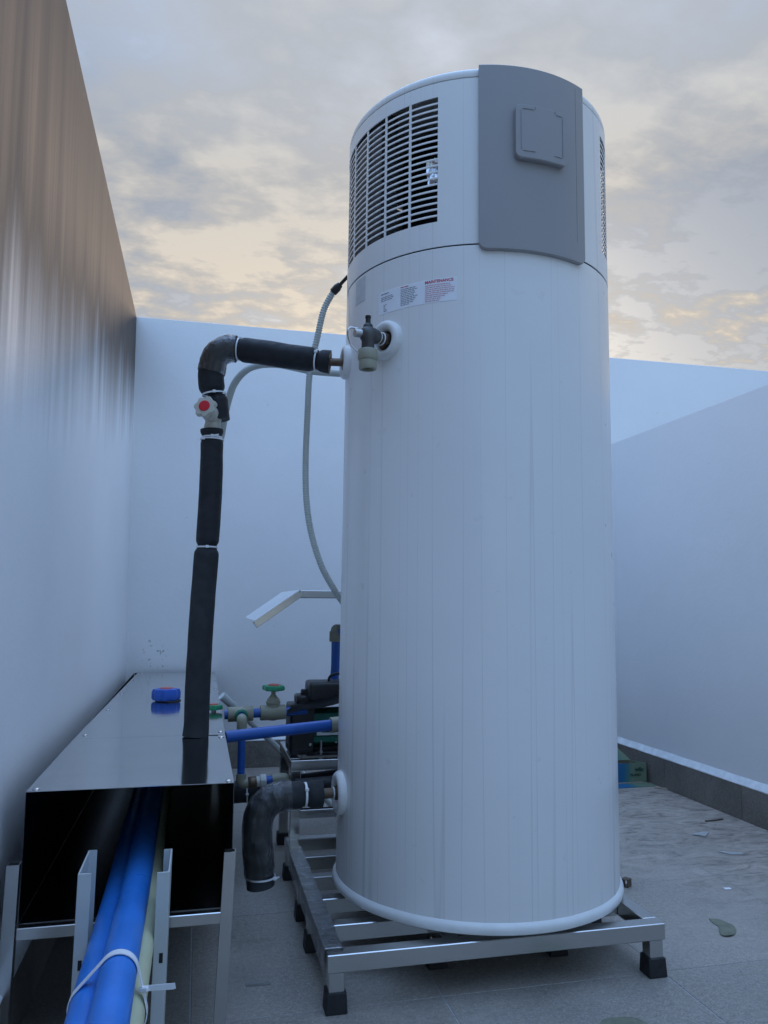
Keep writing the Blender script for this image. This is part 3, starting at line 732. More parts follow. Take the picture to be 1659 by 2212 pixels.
def handwheel(par, c, axis, Rw, th_, m, capm, lobes=7, dome=.3):
    c = Vector(c); a_ = Vector(axis).normalized(); x = a_.orthogonal().normalized(); y = a_.cross(x)
    with B('handwheel', m, par, smooth=40) as bm:
        n = lobes*10; rings = []
        for h, s_ in ((0, .72), (0, .90), (.18, 1.), (.72, 1.), (1, .92), (1.06, .55)):
            rings.append([bm.verts.new(c+a_*(h*th_)+(x*math.cos(2*PI*k/n)+y*math.sin(2*PI*k/n))*Rw*s_*(1+.085*math.cos(lobes*2*PI*k/n)*(1 if s_ > .6 else 0))) for k in range(n)])
        for p, q_ in zip(rings, rings[1:]):
            for k in range(n): bm.faces.new((p[k], p[(k+1) % n], q_[(k+1) % n], q_[k]))
        bm.faces.new(rings[0][::-1]); bm.faces.new(rings[-1])
    if capm:
        with B('cap_disc', capm, par) as bm: add_lathe(bm, [(0, 0), (Rw*.52, 0), (Rw*.52, .0022), (Rw*.48, .0034), (0, .0036)], c+a_*(th_*1.05), a_, 28)
handwheel(GV, vb+hd*.066, hd, .0335, .018, 'valve_beige', 'red_plastic')

# hoses
DH = thing('drain_hose', 'pale ribbed drain hose looping from the black plug beside the tank seam', 'hose', (.46, 2.46, 1.92))
hp = smooth_path([(.403, 2.47, 1.988), (.372, 2.482, 1.925), (.352, 2.49, 1.828), (.331, 2.5, 1.718), (.325, 2.5, 1.561), (.322, 2.5, 1.406), (.327, 2.5, 1.284), (.344, 2.5, 1.179), (.379, 2.505, 1.074), (.425, 2.52, .997), (.462, 2.56, .955), (.50, 2.66, .93)], 60)
with B('ribbed_hose', 'hose_grey', DH, smooth=60) as bm:
    L = 0; rs = [.0108]; prev = hp[0]; pts2 = [hp[0]]; 
    for p in hp[1:]:
        pts2.append(p); L += (p-prev).length; prev = p; rs.append(.0103+.0010*math.cos(2*PI*L/.0085))
    add_tube(bm, pts2, rs, 12)
with B('plug', 'black_plastic', DH, smooth=50) as bm:
    ph = V(.436, 2.445, 2.022); p0 = V(.399, 2.471, 1.982); d = ph-p0
    add_tube(bm, [p0, p0+d*.35, p0+d*.6, p0+d*.62, p0+d*1.25], [.0135, .014, .0095, .006, .0058], 14)
CH = thing('conduit_hose', 'pale grey hose bending behind the elbow of the insulated pipe', 'hose', (.04, 2.56, .5535))
with B('hose_run', 'hose_grey', CH, smooth=60) as bm:
    add_tube(bm, smooth_path([(.4425, 2.452, 1.70), (.34, 2.50, 1.715), (.22, 2.52, 1.735), (.14, 2.525, 1.72), (.092, 2.53, 1.672), (.068, 2.53, 1.60), (.052, 2.535, 1.50), (.036, 2.54, 1.38), (.022, 2.54, 1.1), (.01, 2.54, .8), (.002, 2.54, .5535)], 10), .0115, 14)

# ------------------------------------------------------------------ steel pipe cover along the left wall
PC = thing('pipe_cover', 'long mirror bright stainless steel box covering pipes along the streaked wall', 'pipe cover', (-.13, 3.2, .27))
CX0, CX1, CY0, CYS, CY1, CZ = -.345, .0885, 1.83, 2.478, 4.655, .552
def sheet_top(pts, z):
    with B('cover_sheet', 'steel_sheet', PC, smooth=20) as bm: add_prism(bm, pts, (0, 0, z-.0012), V(1, 0, 0), V(0, 1, 0), .0012)
sheet_top([(CX0, CY0), (CX1, CY0), (CX1, CYS), (.068, CYS), (.068, CYS-.022), (.036, CYS-.022), (.036, CYS), (CX0, CYS)], CZ)
sheet_top([(CX0, CYS+.0012), (.0885, CYS+.0012), (.100, CY1), (-.325, CY1), ], CZ)
with B('side_sheet', 'steel_shaded', PC) as bm: add_prism(bm, [(CY0, .286), (CY1, .286), (CY1, CZ-.0015), (CY0, CZ-.0015)], (CX1+.0005, 0, 0), V(0, 1, 0), V(0, 0, 1), -.0012)
with B('side_sheet', 'steel_shaded', PC) as bm: add_prism(bm, [(CY0, .286), (CY1, .286), (CY1, CZ-.0015), (CY0, CZ-.0015)], (CX0+.0010, 0, 0), V(0, 1, 0), V(0, 0, 1), -.0012)
with B('bottom_sheet', 'steel_shaded', PC) as bm: add_box(bm, (CX0+.002, CY0, .2862), (CX1-.001, CY1, .2874))
with B('end_sheet', 'steel_shaded', PC) as bm: add_box(bm, (CX0+.003, CY1-.006, .288), (CX1-.002, CY1-.004, CZ-.002))
for x, y in ((-.328, 1.848), (.077, 1.848), (-.322, 2.537), (.076, 2.425), (.076, 2.525), (-.318, 3.1), (-.318, 3.62), (.080, 3.2), (.083, 3.7), (-.31, 4.2), (.088, 4.2), (-.30, 4.6), (.09, 4.6)):
    with B('rivet', 'steel_tube', PC) as bm: add_lathe(bm, [(.0085, -.0008), (.0078, .0018), (.0045, .0037), (0, .0042)], (x, y, CZ), (0, 0, 1), 12)
# its stand
CS = thing('cover_stand', 'thin stainless legs and rails carrying the steel pipe cover', 'stand', (-.13, 3.2, 0))
for x, y, lean in ((-.357, 1.818, -.006), (.083, 1.815, -.014), (-.357, 3.2, 0), (.083, 3.2, 0), (-.357, 4.55, 0), (.083, 4.55, 0)):
    with B('leg', 'steel_tube', CS, smooth=20) as bm:
        h = .411; a = .0125; i_ = .0105
        for z0, z1 in ((0, h),):
            def ring(z, r): return [bm.verts.new((x+sx*r+lean*(1-z/h), y+sy*r, z)) for sx, sy in ((-1, -1), (1, -1), (1, 1), (-1, 1))]
            o0, o1, i1, i0 = ring(0, a), ring(h, a), ring(h, i_), ring(h-.08, i_)
            for p, q_ in ((o0, o1), (o1, i1), (i1, i0)):
                for k in range(4): bm.faces.new((p[k], p[(k+1) % 4], q_[(k+1) % 4], q_[k]))
            bm.faces.new(o0[::-1]); bm.faces.new(i0)
for y, x1 in ((1.8185, .0695), (3.2, .0695), (4.55, .0695)):
    with B('cross_rail', 'steel_tube', CS) as bm: add_box(bm, (-.344, y-.0125, .2615), (x1, y+.0125, .2859), .0015)
for x in (-.357, .083):
    with B('side_rail', 'steel_tube', CS) as bm: add_box(bm, (x-.0115, 1.8315, .2615), (x+.0115, 4.6, .2855), .0015)

# handwheels standing through the cover
HW = thing('valve_handwheel', 'blue octagonal handwheel with red disc standing out of the steel cover', 'handwheel', (-.12, 3.335, CZ))
handwheel(HW, (-.12, 3.335, CZ+.004), (0, 0, 1), .053, .043, 'blue_plastic', 'orange_red', 8)
with B('gasket', 'rubber', HW) as bm: add_lathe(bm, [(0, 0), (.050, 0), (.052, .002), (.05, .0042), (0, .0042)], (-.112, 3.332, CZ), (0, 0, 1), 24)
HG = thing('valve_handwheel', 'small green handwheel with red disc at the edge of the steel cover', 'handwheel', (.063, 2.985, CZ))
with B('stem', 'valve_beige', HG) as bm: add_cyl(bm, (.063, 2.985, CZ), (.063, 2.985, CZ+.008), .009, 12)
handwheel(HG, (.063, 2.985, CZ+.008), (0, 0, 1), .031, .016, 'green_plastic', 'orange_red', 6)

# ------------------------------------------------------------------ pipes in the foreground
pg = 'pipes lying in the channel posts'
def runpipe(label, pts, r, m, extra=None):
    T_ = thing('water_pipe', label, 'pipe', pts[0])
    with B('pipe_run', m, T_, smooth=60) as bm: add_tube(bm, smooth_path(pts, 8), r, 28)
    return T_
bp1 = runpipe('blue plastic pipe on top of the bundle running into the steel cover', [(-.098, .72, .351), (-.1085, 1.3, .351), (-.113, 1.9, .351), (-.122, 2.6, .351), (-.13, 3.3, .351)], .0298, 'pipe_blue')
bp2 = runpipe('blue plastic pipe lying lower beside the streaked wall in the bundle', [(-.138, .72, .307), (-.1505, 1.3, .3085), (-.1555, 1.9, .3085), (-.165, 2.6, .3085), (-.173, 3.3, .3085)], .0298, 'pipe_blue')
bp3 = runpipe('cream plastic pipe under the two blue pipes of the bundle', [(-.088, .72, .2905), (-.093, 1.3, .2915), (-.0935, 1.9, .3185-.0005), (-.105, 2.6, .3185-.0005), (-.11, 3.3, .318)], .0296, 'pipe_cream')
CT = thing('cable_tie', 'wide white cable tie round the blue pipe bundle', 'cable tie', (-.12, 1.41, .33))
with B('strap', 'tie_white', CT, smooth=60) as bm:
    # flat strap wrapped round the hull of the three pipes
    cs = [(-.1095, .351), (-.1510, .3085), (-.0932, .2935)]; rr_ = .0316; hull = []
    for k in range(72):
        a = 2*PI*k/72; d = (math.cos(a), math.sin(a)); best = max(cs, key=lambda c_: c_[0]*d[0]+c_[1]*d[1]); hull.append((best[0]+rr_*d[0], best[1]+rr_*d[1]))
    def yy(x, z): return 1.405+.05*(x+.12)*-1.0+.15*(z-.33)
    wd = .0085; rows = []
    for x, z in hull:
        cx, cz = -.12, .318; n = V(x-cx, 0, z-cz).normalized()
        y = yy(x, z); rows.append([bm.verts.new((x, y-wd, z)), bm.verts.new((x, y+wd, z)), bm.verts.new((x+n.x*.0016, y+wd, z+n.z*.0016)), bm.verts.new((x+n.x*.0016, y-wd, z+n.z*.0016))])
    for i in range(72):
        a, c_ = rows[i], rows[(i+1) % 72]
        for k in range(4): bm.faces.new((a[k], a[(k+1) % 4], c_[(k+1) % 4], c_[k]))
with B('lock_head', 'tie_white', CT) as bm: add_bar(bm, (-.0735, 1.40, .327), (-.0595, 1.392, .331), .011, .0075, .0015)
with B('strap_tail', 'tie_white', CT) as bm:
    add_bar(bm, (-.0605, 1.393, .331), (-.018, 1.372, .340), .0012, .0085); add_bar(bm, (-.0605, 1.395, .329), (-.020, 1.388, .331), .0012, .0065)

def channel(label, xw, sgn, zt_, lean):
    T_ = thing('channel_post', label, 'post', (xw, 1.69, 0), 'channel posts holding the blue pipes')
    with B('channel', 'galvanised_paint', T_, smooth=30) as bm:
        y0, y1, w_, tk = 1.62, 1.765, .024, .0026
        ol = [(0, 0), (w_, 0), (w_, tk), (tk, tk), (tk, y1-y0-tk), (w_*.72, y1-y0-tk), (w_*.72, y1-y0), (0, y1-y0)]
        lo = [bm.verts.new((xw+sgn*u+lean, y0+v_, 0)) for u, v_ in ol]; hi = [bm.verts.new((xw+sgn*u, y0+v_, zt_)) for u, v_ in ol]
        bm.faces.new(lo); bm.faces.new(hi[::-1])
        for i in range(8): bm.faces.new((lo[i], lo[(i+1) % 8], hi[(i+1) % 8], hi[i]))
        bmesh.ops.bevel(bm, geom=bm.edges[:], offset=.0008, segments=1, affect='EDGES')
    with B('slot_hole', 'dark_interior', T_) as bm: add_box(bm, (xw+sgn*.011-.0035, 1.6192, .272), (xw+sgn*.011+.0035, 1.6215, .290), .0003)
channel('grey channel post on the wall side of the blue pipes', -.206, 1, .444, -.004)
channel('grey channel post on the tank side of the blue pipes', -.0385, -1, .437, -.004)

# ------------------------------------------------------------------ blue cold-water lines between cover and pump
def elbow(bm, c, d1, d2, r, L):
    c, d1, d2 = Vector(c), Vector(d1), Vector(d2)
    pts = [c+d1*L, c+d1*r*1.1]+[c+d1*r*1.1*(1-k/6)**2+d2*r*1.1*(k/6)**2 for k in range(1, 6)]+[c+d2*r*1.1, c+d2*L]
    add_tube(bm, pts, r, 20)
BL = thing('water_pipe', 'thick blue pipe sloping from the steel cover to a fitting behind the tank', 'pipe', (.1, 2.5, .53))
with B('pipe_run', 'pipe_blue_dark', BL, smooth=60) as bm: add_tube(bm, [(.092, 2.497, .5415), (.2, 2.512, .5475), (.432, 2.545, .5605)], .0178, 24)
with B('end_fitting', 'fitting_beige', BL, smooth=45) as bm: add_lathe(bm, [(.0178, 0), (.0235, 0), (.0245, .002), (.0245, .05), (0, .05)], (.424, 2.544, .560), (1, .142, .056), 24)
VL = thing('valve_line', 'beige tee and green wheeled gate valve joining the cover to the green pump', 'pipe fitting', (.22, 2.92, .5))
yv, zv = 2.92, .549
with B('pipe_run', 'pipe_blue_dark', VL, smooth=60) as bm: add_cyl(bm, (.10, yv, zv), (.40, yv+.01, zv+.006), .0165, 20)
with B('tee', 'fitting_beige', VL, smooth=45) as bm:
    add_cyl(bm, (.112, yv, zv), (.202, yv+.002, zv+.002), .0265, 24, .002); add_cyl(bm, (.158, yv, zv), (.158, yv-.04, zv), .0245, 24, .002)
with B('sealing_ring', 'green_ring', VL) as bm: add_torus(bm, (.158, yv-.041, zv), (0, 1, 0), .0185, .0048, 24, 8); add_torus(bm, (.158, yv-.049, zv), (0, 1, 0), .0165, .004, 24, 8)
with B('branch_pipe', 'pipe_blue_dark', VL) as bm: add_cyl(bm, (.158, yv-.03, zv), (.158, yv-.075, zv-.002), .0125, 20)
with B('elbow', 'fitting_beige', VL, smooth=45) as bm: elbow(bm, (.158, yv-.088, zv-.006), (0, .3, .0), (0, 0, -1), .018, .05)
with B('drop_pipe', 'pipe_blue_dark', VL, smooth=60) as bm: add_cyl(bm, (.1585, yv-.088, .50), (.160, yv-.088, .322), .0128, 20)
with B('elbow', 'fitting_beige', VL, smooth=45) as bm: elbow(bm, (.160, yv-.088, .325), (0, 0, 1), (1, 0, .08), .0175, .034)
with B('gate_valve', 'fitting_beige', VL, smooth=45) as bm:
    c = V(.274, yv+.005, zv+.003)
    add_lathe(bm, [(.016, -.046), (.026, -.046), (.027, -.044), (.027, -.02), (.030, 0), (.027, .02), (.0265, .044), (.025, .046), (.016, .046)], c, (1, .03, .02), 24)
    add_lathe(bm, [(.024, 0), (.0235, .03), (.0265, .032), (.0265, .04), (.023, .0415), (.023, .047), (.021, .049), (.012, .06), (.0085, .064), (.0085, .08), (0, .08)], c, (0, 0, 1), 24)
GV2 = [o for o in COL.objects if o.parent == VL][-1]
handwheel(GV2, c+V(0, 0, .080), (.02, -.04, 1), .0385, .017, 'green_plastic', 'orange_red', 6)
with B('union', 'brass_brown', VL, smooth=45) as bm: add_cyl(bm, (.185, yv-.088, .3275), (.214, yv-.088, .330), .0195, 24, .001)
with B('union_nut', 'dirty_white_plastic', VL, smooth=30) as bm:
    add_cyl(bm, (.2135, yv-.088, .330), (.226, yv-.088, .331), .0175, 14, .001); add_cyl(bm, (.2265, yv-.088, .331), (.247, yv-.088, .3325), .0225, 12, .0015)
with B('blue_band', 'pipe_blue_dark', VL) as bm: add_cyl(bm, (.245, yv-.088, .3325), (.272, yv-.088, .3345), .0145, 20)
with B('elbow', 'fitting_beige', VL, smooth=45) as bm: add_tube(bm, smooth_path([(.268, yv-.088, .334), (.292, yv-.084, .336), (.312, yv-.06, .33), (.318, yv-.02, .32)], 5), .0185, 20)
# insulated return lines behind
RL = thing('insulated_pipe', 'black insulated return pipe running low from under the cover towards the pump stand', 'pipe', (.3, 3.0, .25))
with B('insulation_sleeve', 'foam_black', RL, smooth=60) as bm: add_tube(bm, dense((.10, 2.98, .262), (.62, 3.02, .292), 14, V(0, 0, -.006)), .0395, 22, True, wob(14, .04))
tie(RL, (.19, 2.987, .262), (1, 0, .05), .0398)
with B('insulation_sleeve', 'foam_black', RL, smooth=60) as bm: add_tube(bm, dense((.34, 2.765, .318), (.70, 2.79, .325), 10), .030, 20, True, wob(14, .04))

# lower insulated elbow into the tank
LE = thing('insulated_pipe', 'short black insulated elbow in cling film at the foot of the tank', 'pipe', tuple(P3))
with B('copper_nipple', 'brass_brown', LE) as bm: add_cyl(bm, P3+N3*.004, P3+N3*.07, .0145, 20); add_cyl(bm, P3+N3*.0035, P3+N3*.016, .0225, 6, .001)
with B('thread_tape', 'tie_white', LE) as bm: add_torus(bm, P3+N3*.022, N3, .0152, .002, 24, 8)
p = lambda d, dz_=0., dy=0.: P3+N3*d+V(0, dy, dz_)
sleeve([p(.055), p(.08), p(.104)], .0365, 'foam_grey', LE, (False, True), jit=.05)
sleeve([p(.104), p(.14), p(.175, -.002)], .0375, 'foam_grey', LE, (True, False))
sleeve([p(.17, -.002), p(.20, -.010), p(.226, -.034), p(.236, -.07), p(.235, -.13), p(.228, -.19), p(.222, -.238)], .0385, 'foam_grey', LE, (False, False), n=6, jit=.05)
tie(LE, p(.104), N3, .0318, head=V(0, -1, .7), wd=.006); tie(LE, p(.2245, -.212), (0.05, 0, 1), .0392, head=V(1, -.5, 0), tail=.012)
with B('film_wrap', 'cling_film', LE, smooth=22) as bm:
    pth = smooth_path([p(.145, 0), p(.175, -.002), p(.20, -.010), p(.226, -.034), p(.236, -.07), p(.235, -.13), p(.228, -.19), p(.225, -.206)], 8)
    add_tube(bm, pth, .0420, 36, False, lambda q_: .10*abs(noise.noise(V(q_.x*45, q_.y*45, q_.z*22)))-.01)

# ------------------------------------------------------------------ pump on its stand
PS = thing('pump_stand', 'stainless steel frame carrying the green pump behind the tank', 'stand', (.62, 3.05, 0))
pzt = .392
for a, b2 in (((.335, 2.868), (.93, 2.868)), ((.335, 3.228), (.93, 3.228))):
    with B('rail', 'steel_tube', PS) as bm: add_box(bm, (a[0], a[1]-.018, pzt-.036), (b2[0], a[1]+.018, pzt), .0015)
for x in (.353, .912):
    with B('rail', 'steel_tube', PS) as bm: add_box(bm, (x-.018, 2.8868, pzt-.036), (x+.018, 3.2092, pzt), .0015)
for x in (.353, .912):
    for y in (2.868, 3.228):
        with B('leg', 'steel_tube', PS) as bm: add_box(bm, (x-.0175, y-.0175, .03), (x+.0175, y+.0175, pzt-.0365), .0015)
        lg = [o for o in COL.objects if o.parent == PS][-1]
        with B('rubber_foot', 'rubber', lg) as bm: add_box(bm, (x-.024, y-.024, 0), (x+.024, y+.024, .045), .003)
for y in (2.868, 3.228):
    with B('low_rail', 'steel_tube', PS) as bm: add_box(bm, (.371, y-.015, .19), (.894, y+.015, .22), .0015)
PU = thing('water_pump', 'dark green and black booster pump with cable behind the tank', 'pump', (.6, 3.0, pzt))
ya, za = 3.0, .483
with B('base_bracket', 'black_plastic', PU) as bm:
    add_box(bm, (.40, ya-.075, pzt), (.80, ya+.075, pzt+.012), .002); add_box(bm, (.43, ya-.05, pzt+.0118), (.78, ya+.05, pzt+.03), .003)
with B('motor_housing', 'pump_green', PU, smooth=40) as bm:
    add_lathe(bm, [(0, 0), (.072, 0), (.074, .003), (.074, .20), (.08, .205), (.08, .225), (0, .225)], (.425, ya, za), (1, 0, 0), 32)
    add_box(bm, (.42, ya-.077, za-.044), (.62, ya-.068, za-.024), .002); add_box(bm, (.42, ya-.076, za+.022), (.62, ya-.066, za+.062), .003)
with B('fan_cover', 'black_plastic', PU, smooth=40) as bm:
    add_box(bm, (.338, ya-.082, za-.086), (.428, ya+.082, za+.090), .012, 3)
    for k in range(5): add_box(bm, (.3365, ya-.06, za-.06+.028*k), (.345, ya+.06, za-.052+.028*k), .001)
    add_box(bm, (.36, ya-.0845, za-.07), (.42, ya-.08, za-.064), .001)
with B('bolt', 'steel_tube', PU) as bm: add_cyl(bm, (.412, ya-.087, za-.049), (.412, ya-.08, za-.049), .0055, 12, .001); add_cyl(bm, (.508, ya-.082, za-.044), (.508, ya-.07, za-.044), .004, 12); 
with B('drain_bolt', 'steel_dull', PU) as bm: add_cyl(bm, (.452, ya-.082, za-.036), (.452, ya-.082, pzt+.005), .0042, 12); add_cyl(bm, (.452, ya-.082, pzt+.0125), (.452, ya-.082, pzt+.019), .010, 6)
with B('name_plate', 'plate_white', PU) as bm: add_box(bm, (.437, ya-.0782, za-.018), (.54, ya-.0735, za+.0165), .0005)
npl = [o for o in COL.objects if o.parent == PU][-1]
with B('plate_print', 'print_dark_green', npl) as bm: add_box(bm, (.455, ya-.0787, za-.008), (.50, ya-.0781, za+.008))
with B('pump_head', 'pump_green', PU, smooth=40) as bm: add_lathe(bm, [(0, 0), (.06, 0), (.095, .02), (.10, .05), (.09, .1), (0, .11)], (.65, ya, za), (1, 0, 0), 32)
with B('terminal_box', 'black_plastic', PU, smooth=40) as bm:
    add_box(bm, (.408, ya-.07, za+.10), (.60, ya+.07, za+.172), .014, 3); add_box(bm, (.385, ya-.012, za+.118), (.41, ya+.012, za+.142), .003)
    add_box(bm, (.365, ya-.05, za+.0885), (.42, ya+.05, za+.123), .006)
with B('rain_flap', 'black_plastic', PU, smooth=60) as bm:
    rows = []
    for i in range(15):
        u = i/14; row = []
        for j in range(9):
            v_ = j/8; x = .325+.25*u; y = ya-.105+.10*v_-.015*math.sin(u*3); z = za+.068+.075*u+.018*math.sin(v_*PI)*(1-u*.5)-.03*(1-v_)*(u > .25)*u+noise.noise(V(x*30, y*30, 1))*.005
            row.append(bm.verts.new((x, y, z)))
        rows.append(row)
    for a, c_ in zip(rows, rows[1:]):
        for k in range(8): bm.faces.new((a[k], a[k+1], c_[k+1], c_[k]))
    bmesh.ops.solidify(bm, geom=bm.faces[:], thickness=.0015)
with B('cable', 'black_plastic', PU, smooth=60) as bm: add_tube(bm, smooth_path([(.49, ya, za+.168), (.492, ya-.01, za+.186), (.505, ya-.015, za+.197), (.53, ya-.01, za+.198), (.56, ya, za+.17)], 8), .005, 10)
# pump riser
PR = thing('water_pipe', 'upright blue riser pipe with beige elbow rising behind the pump', 'pipe', (.565, 3.29, .3))
with B('pipe_run', 'pipe_blue_dark', PR, smooth=60) as bm: add_tube(bm, smooth_path([(.70, 3.06, .555), (.68, 3.2, .562), (.60, 3.28, .575), (.566, 3.29, .62), (.566, 3.29, .70), (.566, 3.29, .82)], 8), .0185, 24)
with B('elbow', 'fitting_beige', PR, smooth=45) as bm:
    add_cyl(bm, (.566, 3.29, .788), (.566, 3.29, .832), .0275, 24, .002); add_lathe(bm, [(0, 0), (.0275, 0), (.0285, .002), (.0285, .05), (.025, .052), (.0205, .052), (0, .05)], (.571, 3.31, .832), (.35, -1, 0), 24)
with B('branch_pipe', 'pipe_blue', PR) as bm: add_cyl(bm, (.585, 3.27, .832), (.606, 3.21, .832), .0195, 24, .001)

# pump canopy
CN = thing('pump_canopy', 'thin stainless rain canopy with drooping eave over the pump', 'canopy', (.6, 3.3, 0))
with B('front_frame', 'steel_tube', CN, smooth=20) as bm:
    add_bar(bm, (.376, 3.0, .984), (1.0, 3.0, .984), .02, .027, .001)
with B('eave_frame', 'steel_tube', CN, smooth=20) as bm: add_bar(bm, (.374, 2.999, .985), (.208, 2.999, .868), .021, .026, .001)
with B('end_cap', 'steel_dull', CN) as bm: add_bar(bm, (.2085, 2.999, .8685), (.205, 2.999, .8658), .023, .028, .001)
with B('eave_sheet', 'canopy_sheet', CN) as bm: add_prism(bm, [(0, 0), (.205, 0), (.205, .66), (0, .66)], (.374, 3.01, .9995), V(-.166, 0, -.117).normalized(), V(0, 1, 0), .0015)
with B('roof_sheet', 'canopy_sheet', CN) as bm: add_box(bm, (.376, 3.01, .9978), (1.0, 3.67, .9993))
with B('rear_frame', 'steel_tube', CN) as bm: add_bar(bm, (.376, 3.66, .984), (1.0, 3.66, .984), .02, .026, .001)
for y in (3.0, 3.66):
    with B('post', 'steel_tube', CN) as bm: add_box(bm, (.975, y-.01, 0), (.995, y+.01, .970), .001)

# sloping conduit, wires and scraps behind the pump line
CD = thing('conduit', 'thin white conduit slanting down behind the gate valve', 'conduit', (.4, 3.42, .0))
with B('conduit_run', 'conduit_white', CD, smooth=60) as bm: add_tube(bm, [(.108, 3.3, .566), (.2, 3.34, .478), (.36, 3.40, .322), (.60, 3.5, .060), (.66, 3.53, .012)], .0125, 16)
with B('conduit_socket', 'conduit_white', CD, smooth=60) as bm: add_tube(bm, [(.10, 3.297, .573), (.15, 3.318, .526)], .0165, 16)
for i, (m_, nm, dz_) in enumerate((('wire_red', 'red', .02), ('wire_yellow', 'yellow', .012), ('wire_blue', 'dark blue', .0))):
    o = thing('electric_wire', nm+' loose wire hanging under the pump stand', 'wire', (.5, 3.19, .22))
    with B('strand', m_, o, smooth=60) as bm: add_tube(bm, smooth_path([(.371, 3.19, .236+dz_*.4), (.45, 3.20, .250+dz_), (.54, 3.205, .253+dz_), (.65, 3.21, .24+dz_), (.75, 3.212, .222)], 8), .0032, 8)

# ------------------------------------------------------------------ carton by the lower wall
CB = thing('carton', 'crushed blue and green cardboard carton lying open against the lower wall', 'carton', (2.2, 3.92, 0))
def panel(name, pts, m, par=CB, th_=.003):
    with B(name, m, par) as bm:
        a = [bm.verts.new(p_) for p_ in pts]; f = bm.faces.new(a); bmesh.ops.subdivide_edges(bm, edges=bm.edges[:], cuts=5, use_grid_fill=True)
        for v in bm.verts: v.co += V(0, noise.noise(v.co*14)*.003, noise.noise(v.co*11+V(5, 0, 0))*.002*(1 if v.co.z > .005 else 0))
        bmesh.ops.solidify(bm, geom=bm.faces[:], thickness=th_)
    return [o for o in COL.objects if o.parent == par][-1]
fp = panel('front_panel', [(2.02, 3.875, .006), (2.365, 3.872, .012), (2.368, 3.878, .106), (2.02, 3.88, .110)], 'carton_print')
panel('floor_flap', [(2.02, 3.79, .003), (2.379, 3.80, .003), (2.366, 3.868, .005), (2.02, 3.87, .004)], 'carton_print')
bp_ = panel('back_flap', [(2.02, 4.02, .10), (2.345, 3.99, .098), (2.27, 4.05, .182), (2.02, 4.05, .178)], 'carton_print')
panel('back_panel', [(2.02, 4.028, .003), (2.36, 4.02, .003), (2.35, 4.004, .099), (2.02, 4.028, .100)], 'card_plain')
panel('side_panel', [(2.372, 3.88, .003), (2.372, 4.01, .003), (2.36, 4.0, .097), (2.372, 3.88, .104)], 'carton_print')
panel('bottom_panel', [(2.02, 3.872, .003), (2.366, 3.872, .003), (2.36, 4.02, .003), (2.02, 4.024, .003)], 'card_plain')
with B('lettering', 'print_dark_green', fp, smooth=0) as bm:
    text_bm(bm, 'wilo', .030, lambda x, y: V(2.296+x, 3.8672, .066+y)); text_bm(bm, 'PB-088EA', .0155, lambda x, y: V(2.268+x, 3.8672, .042+y))
with B('lettering', 'print_dark_green', bp_, smooth=0) as bm:
    e1 = V(.075, -.030, -.060).normalized()
    o0 = V(2.238, 4.036, .160); nn = V(2.345-2.02, 3.99-4.02, -.002).cross(V(0, .05, .08)).normalized()
    ex = V(.55, -.35, -.62).normalized(); ey = nn.cross(ex).normalized()
    text_bm(bm, 'wilo', .026, lambda x, y: o0+nn*.004-V(0, .004, 0)+ex*x+ey*y)

# ------------------------------------------------------------------ litter on the floor
def flat_leaf(label, ol, m='leaf_olive', curl=.0035):
    """leaf blade spanned between its outline and its midpoint, edges curling off the tiles"""
    c = V(sum(p_[0] for p_ in ol)/len(ol), sum(p_[1] for p_ in ol)/len(ol), 0); bm = bmesh.new()
    pts = smooth_path([V(*p_, 0) for p_ in ol]+[V(*ol[0], 0)], 4)[:-1]; rings = []
    for s_ in (1., .8, .55, .3):
        rings.append([bm.verts.new(c+(p_-c)*s_+V(0, 0, .0014+curl*s_**3*max(0, .35+noise.noise(p_*22)))) for p_ in pts])
    mid = bm.verts.new(c+V(0, 0, .0016)); n = len(pts)
    rings.insert(0, [bm.verts.new(v.co-V(0, 0, .0009)) for v in rings[0]])
    for a, b2 in zip(rings, rings[1:]):
        for k in range(n): bm.faces.new((a[k], a[(k+1) % n], b2[(k+1) % n], b2[k]))
    for k in range(n): bm.faces.new((rings[-1][k], rings[-1][(k+1) % n], mid))
    under = bm.verts.new(c+V(0, 0, .0004))
    for k in range(n): bm.faces.new((rings[0][(k+1) % n], rings[0][k], under))
    o = finish(bm, 'fallen_leaf', m, None, tuple(c), 60); return tag(o, label, 'leaf')
flat_leaf('dry olive leaf with a narrow stalk lying beyond the stand corner', [(1.546, 2.208), (1.538, 2.175), (1.537, 2.148), (1.518, 2.122), (1.506, 2.092), (1.524, 2.082), (1.548, 2.092), (1.574, 2.118), (1.586, 2.150), (1.577, 2.180), (1.560, 2.200)])
flat_leaf('dark green rounded leaf on the floor tiles in front of the tank stand', [(.905, 1.70), (.925, 1.738), (.96, 1.754), (1.0, 1.748), (1.028, 1.718), (1.022, 1.675), (.98, 1.645), (.93, 1.655)])
CUBE = thing('tube_offcut', 'short square steel tube offcut on the floor beside the stand', 'offcut', (1.447, 2.515, 0))
with B('tube_piece', 'brass_brown', CUBE, smooth=20) as bm:
    c = V(1.447, 2.515, .0125); a = .0125; d = V(.82, .5, 0).normalized(); s_ = V(-.5, .82, 0).normalized()
    def rg(t_, r): return [bm.verts.new(c+d*t_+s_*x*r+V(0, 0, z*r)) for x, z in ((-1, -1), (1, -1), (1, 1), (-1, 1))]
    A0, A1, I1, I0 = rg(-.014, a), rg(.014, a), rg(.014, a*.85), rg(-.014, a*.85)
    for p_, q_ in ((A0, A1), (A1, I1), (I1, I0), (I0, A0)):
        for k in range(4): bm.faces.new((p_[k], p_[(k+1) % 4], q_[(k+1) % 4], q_[k]))
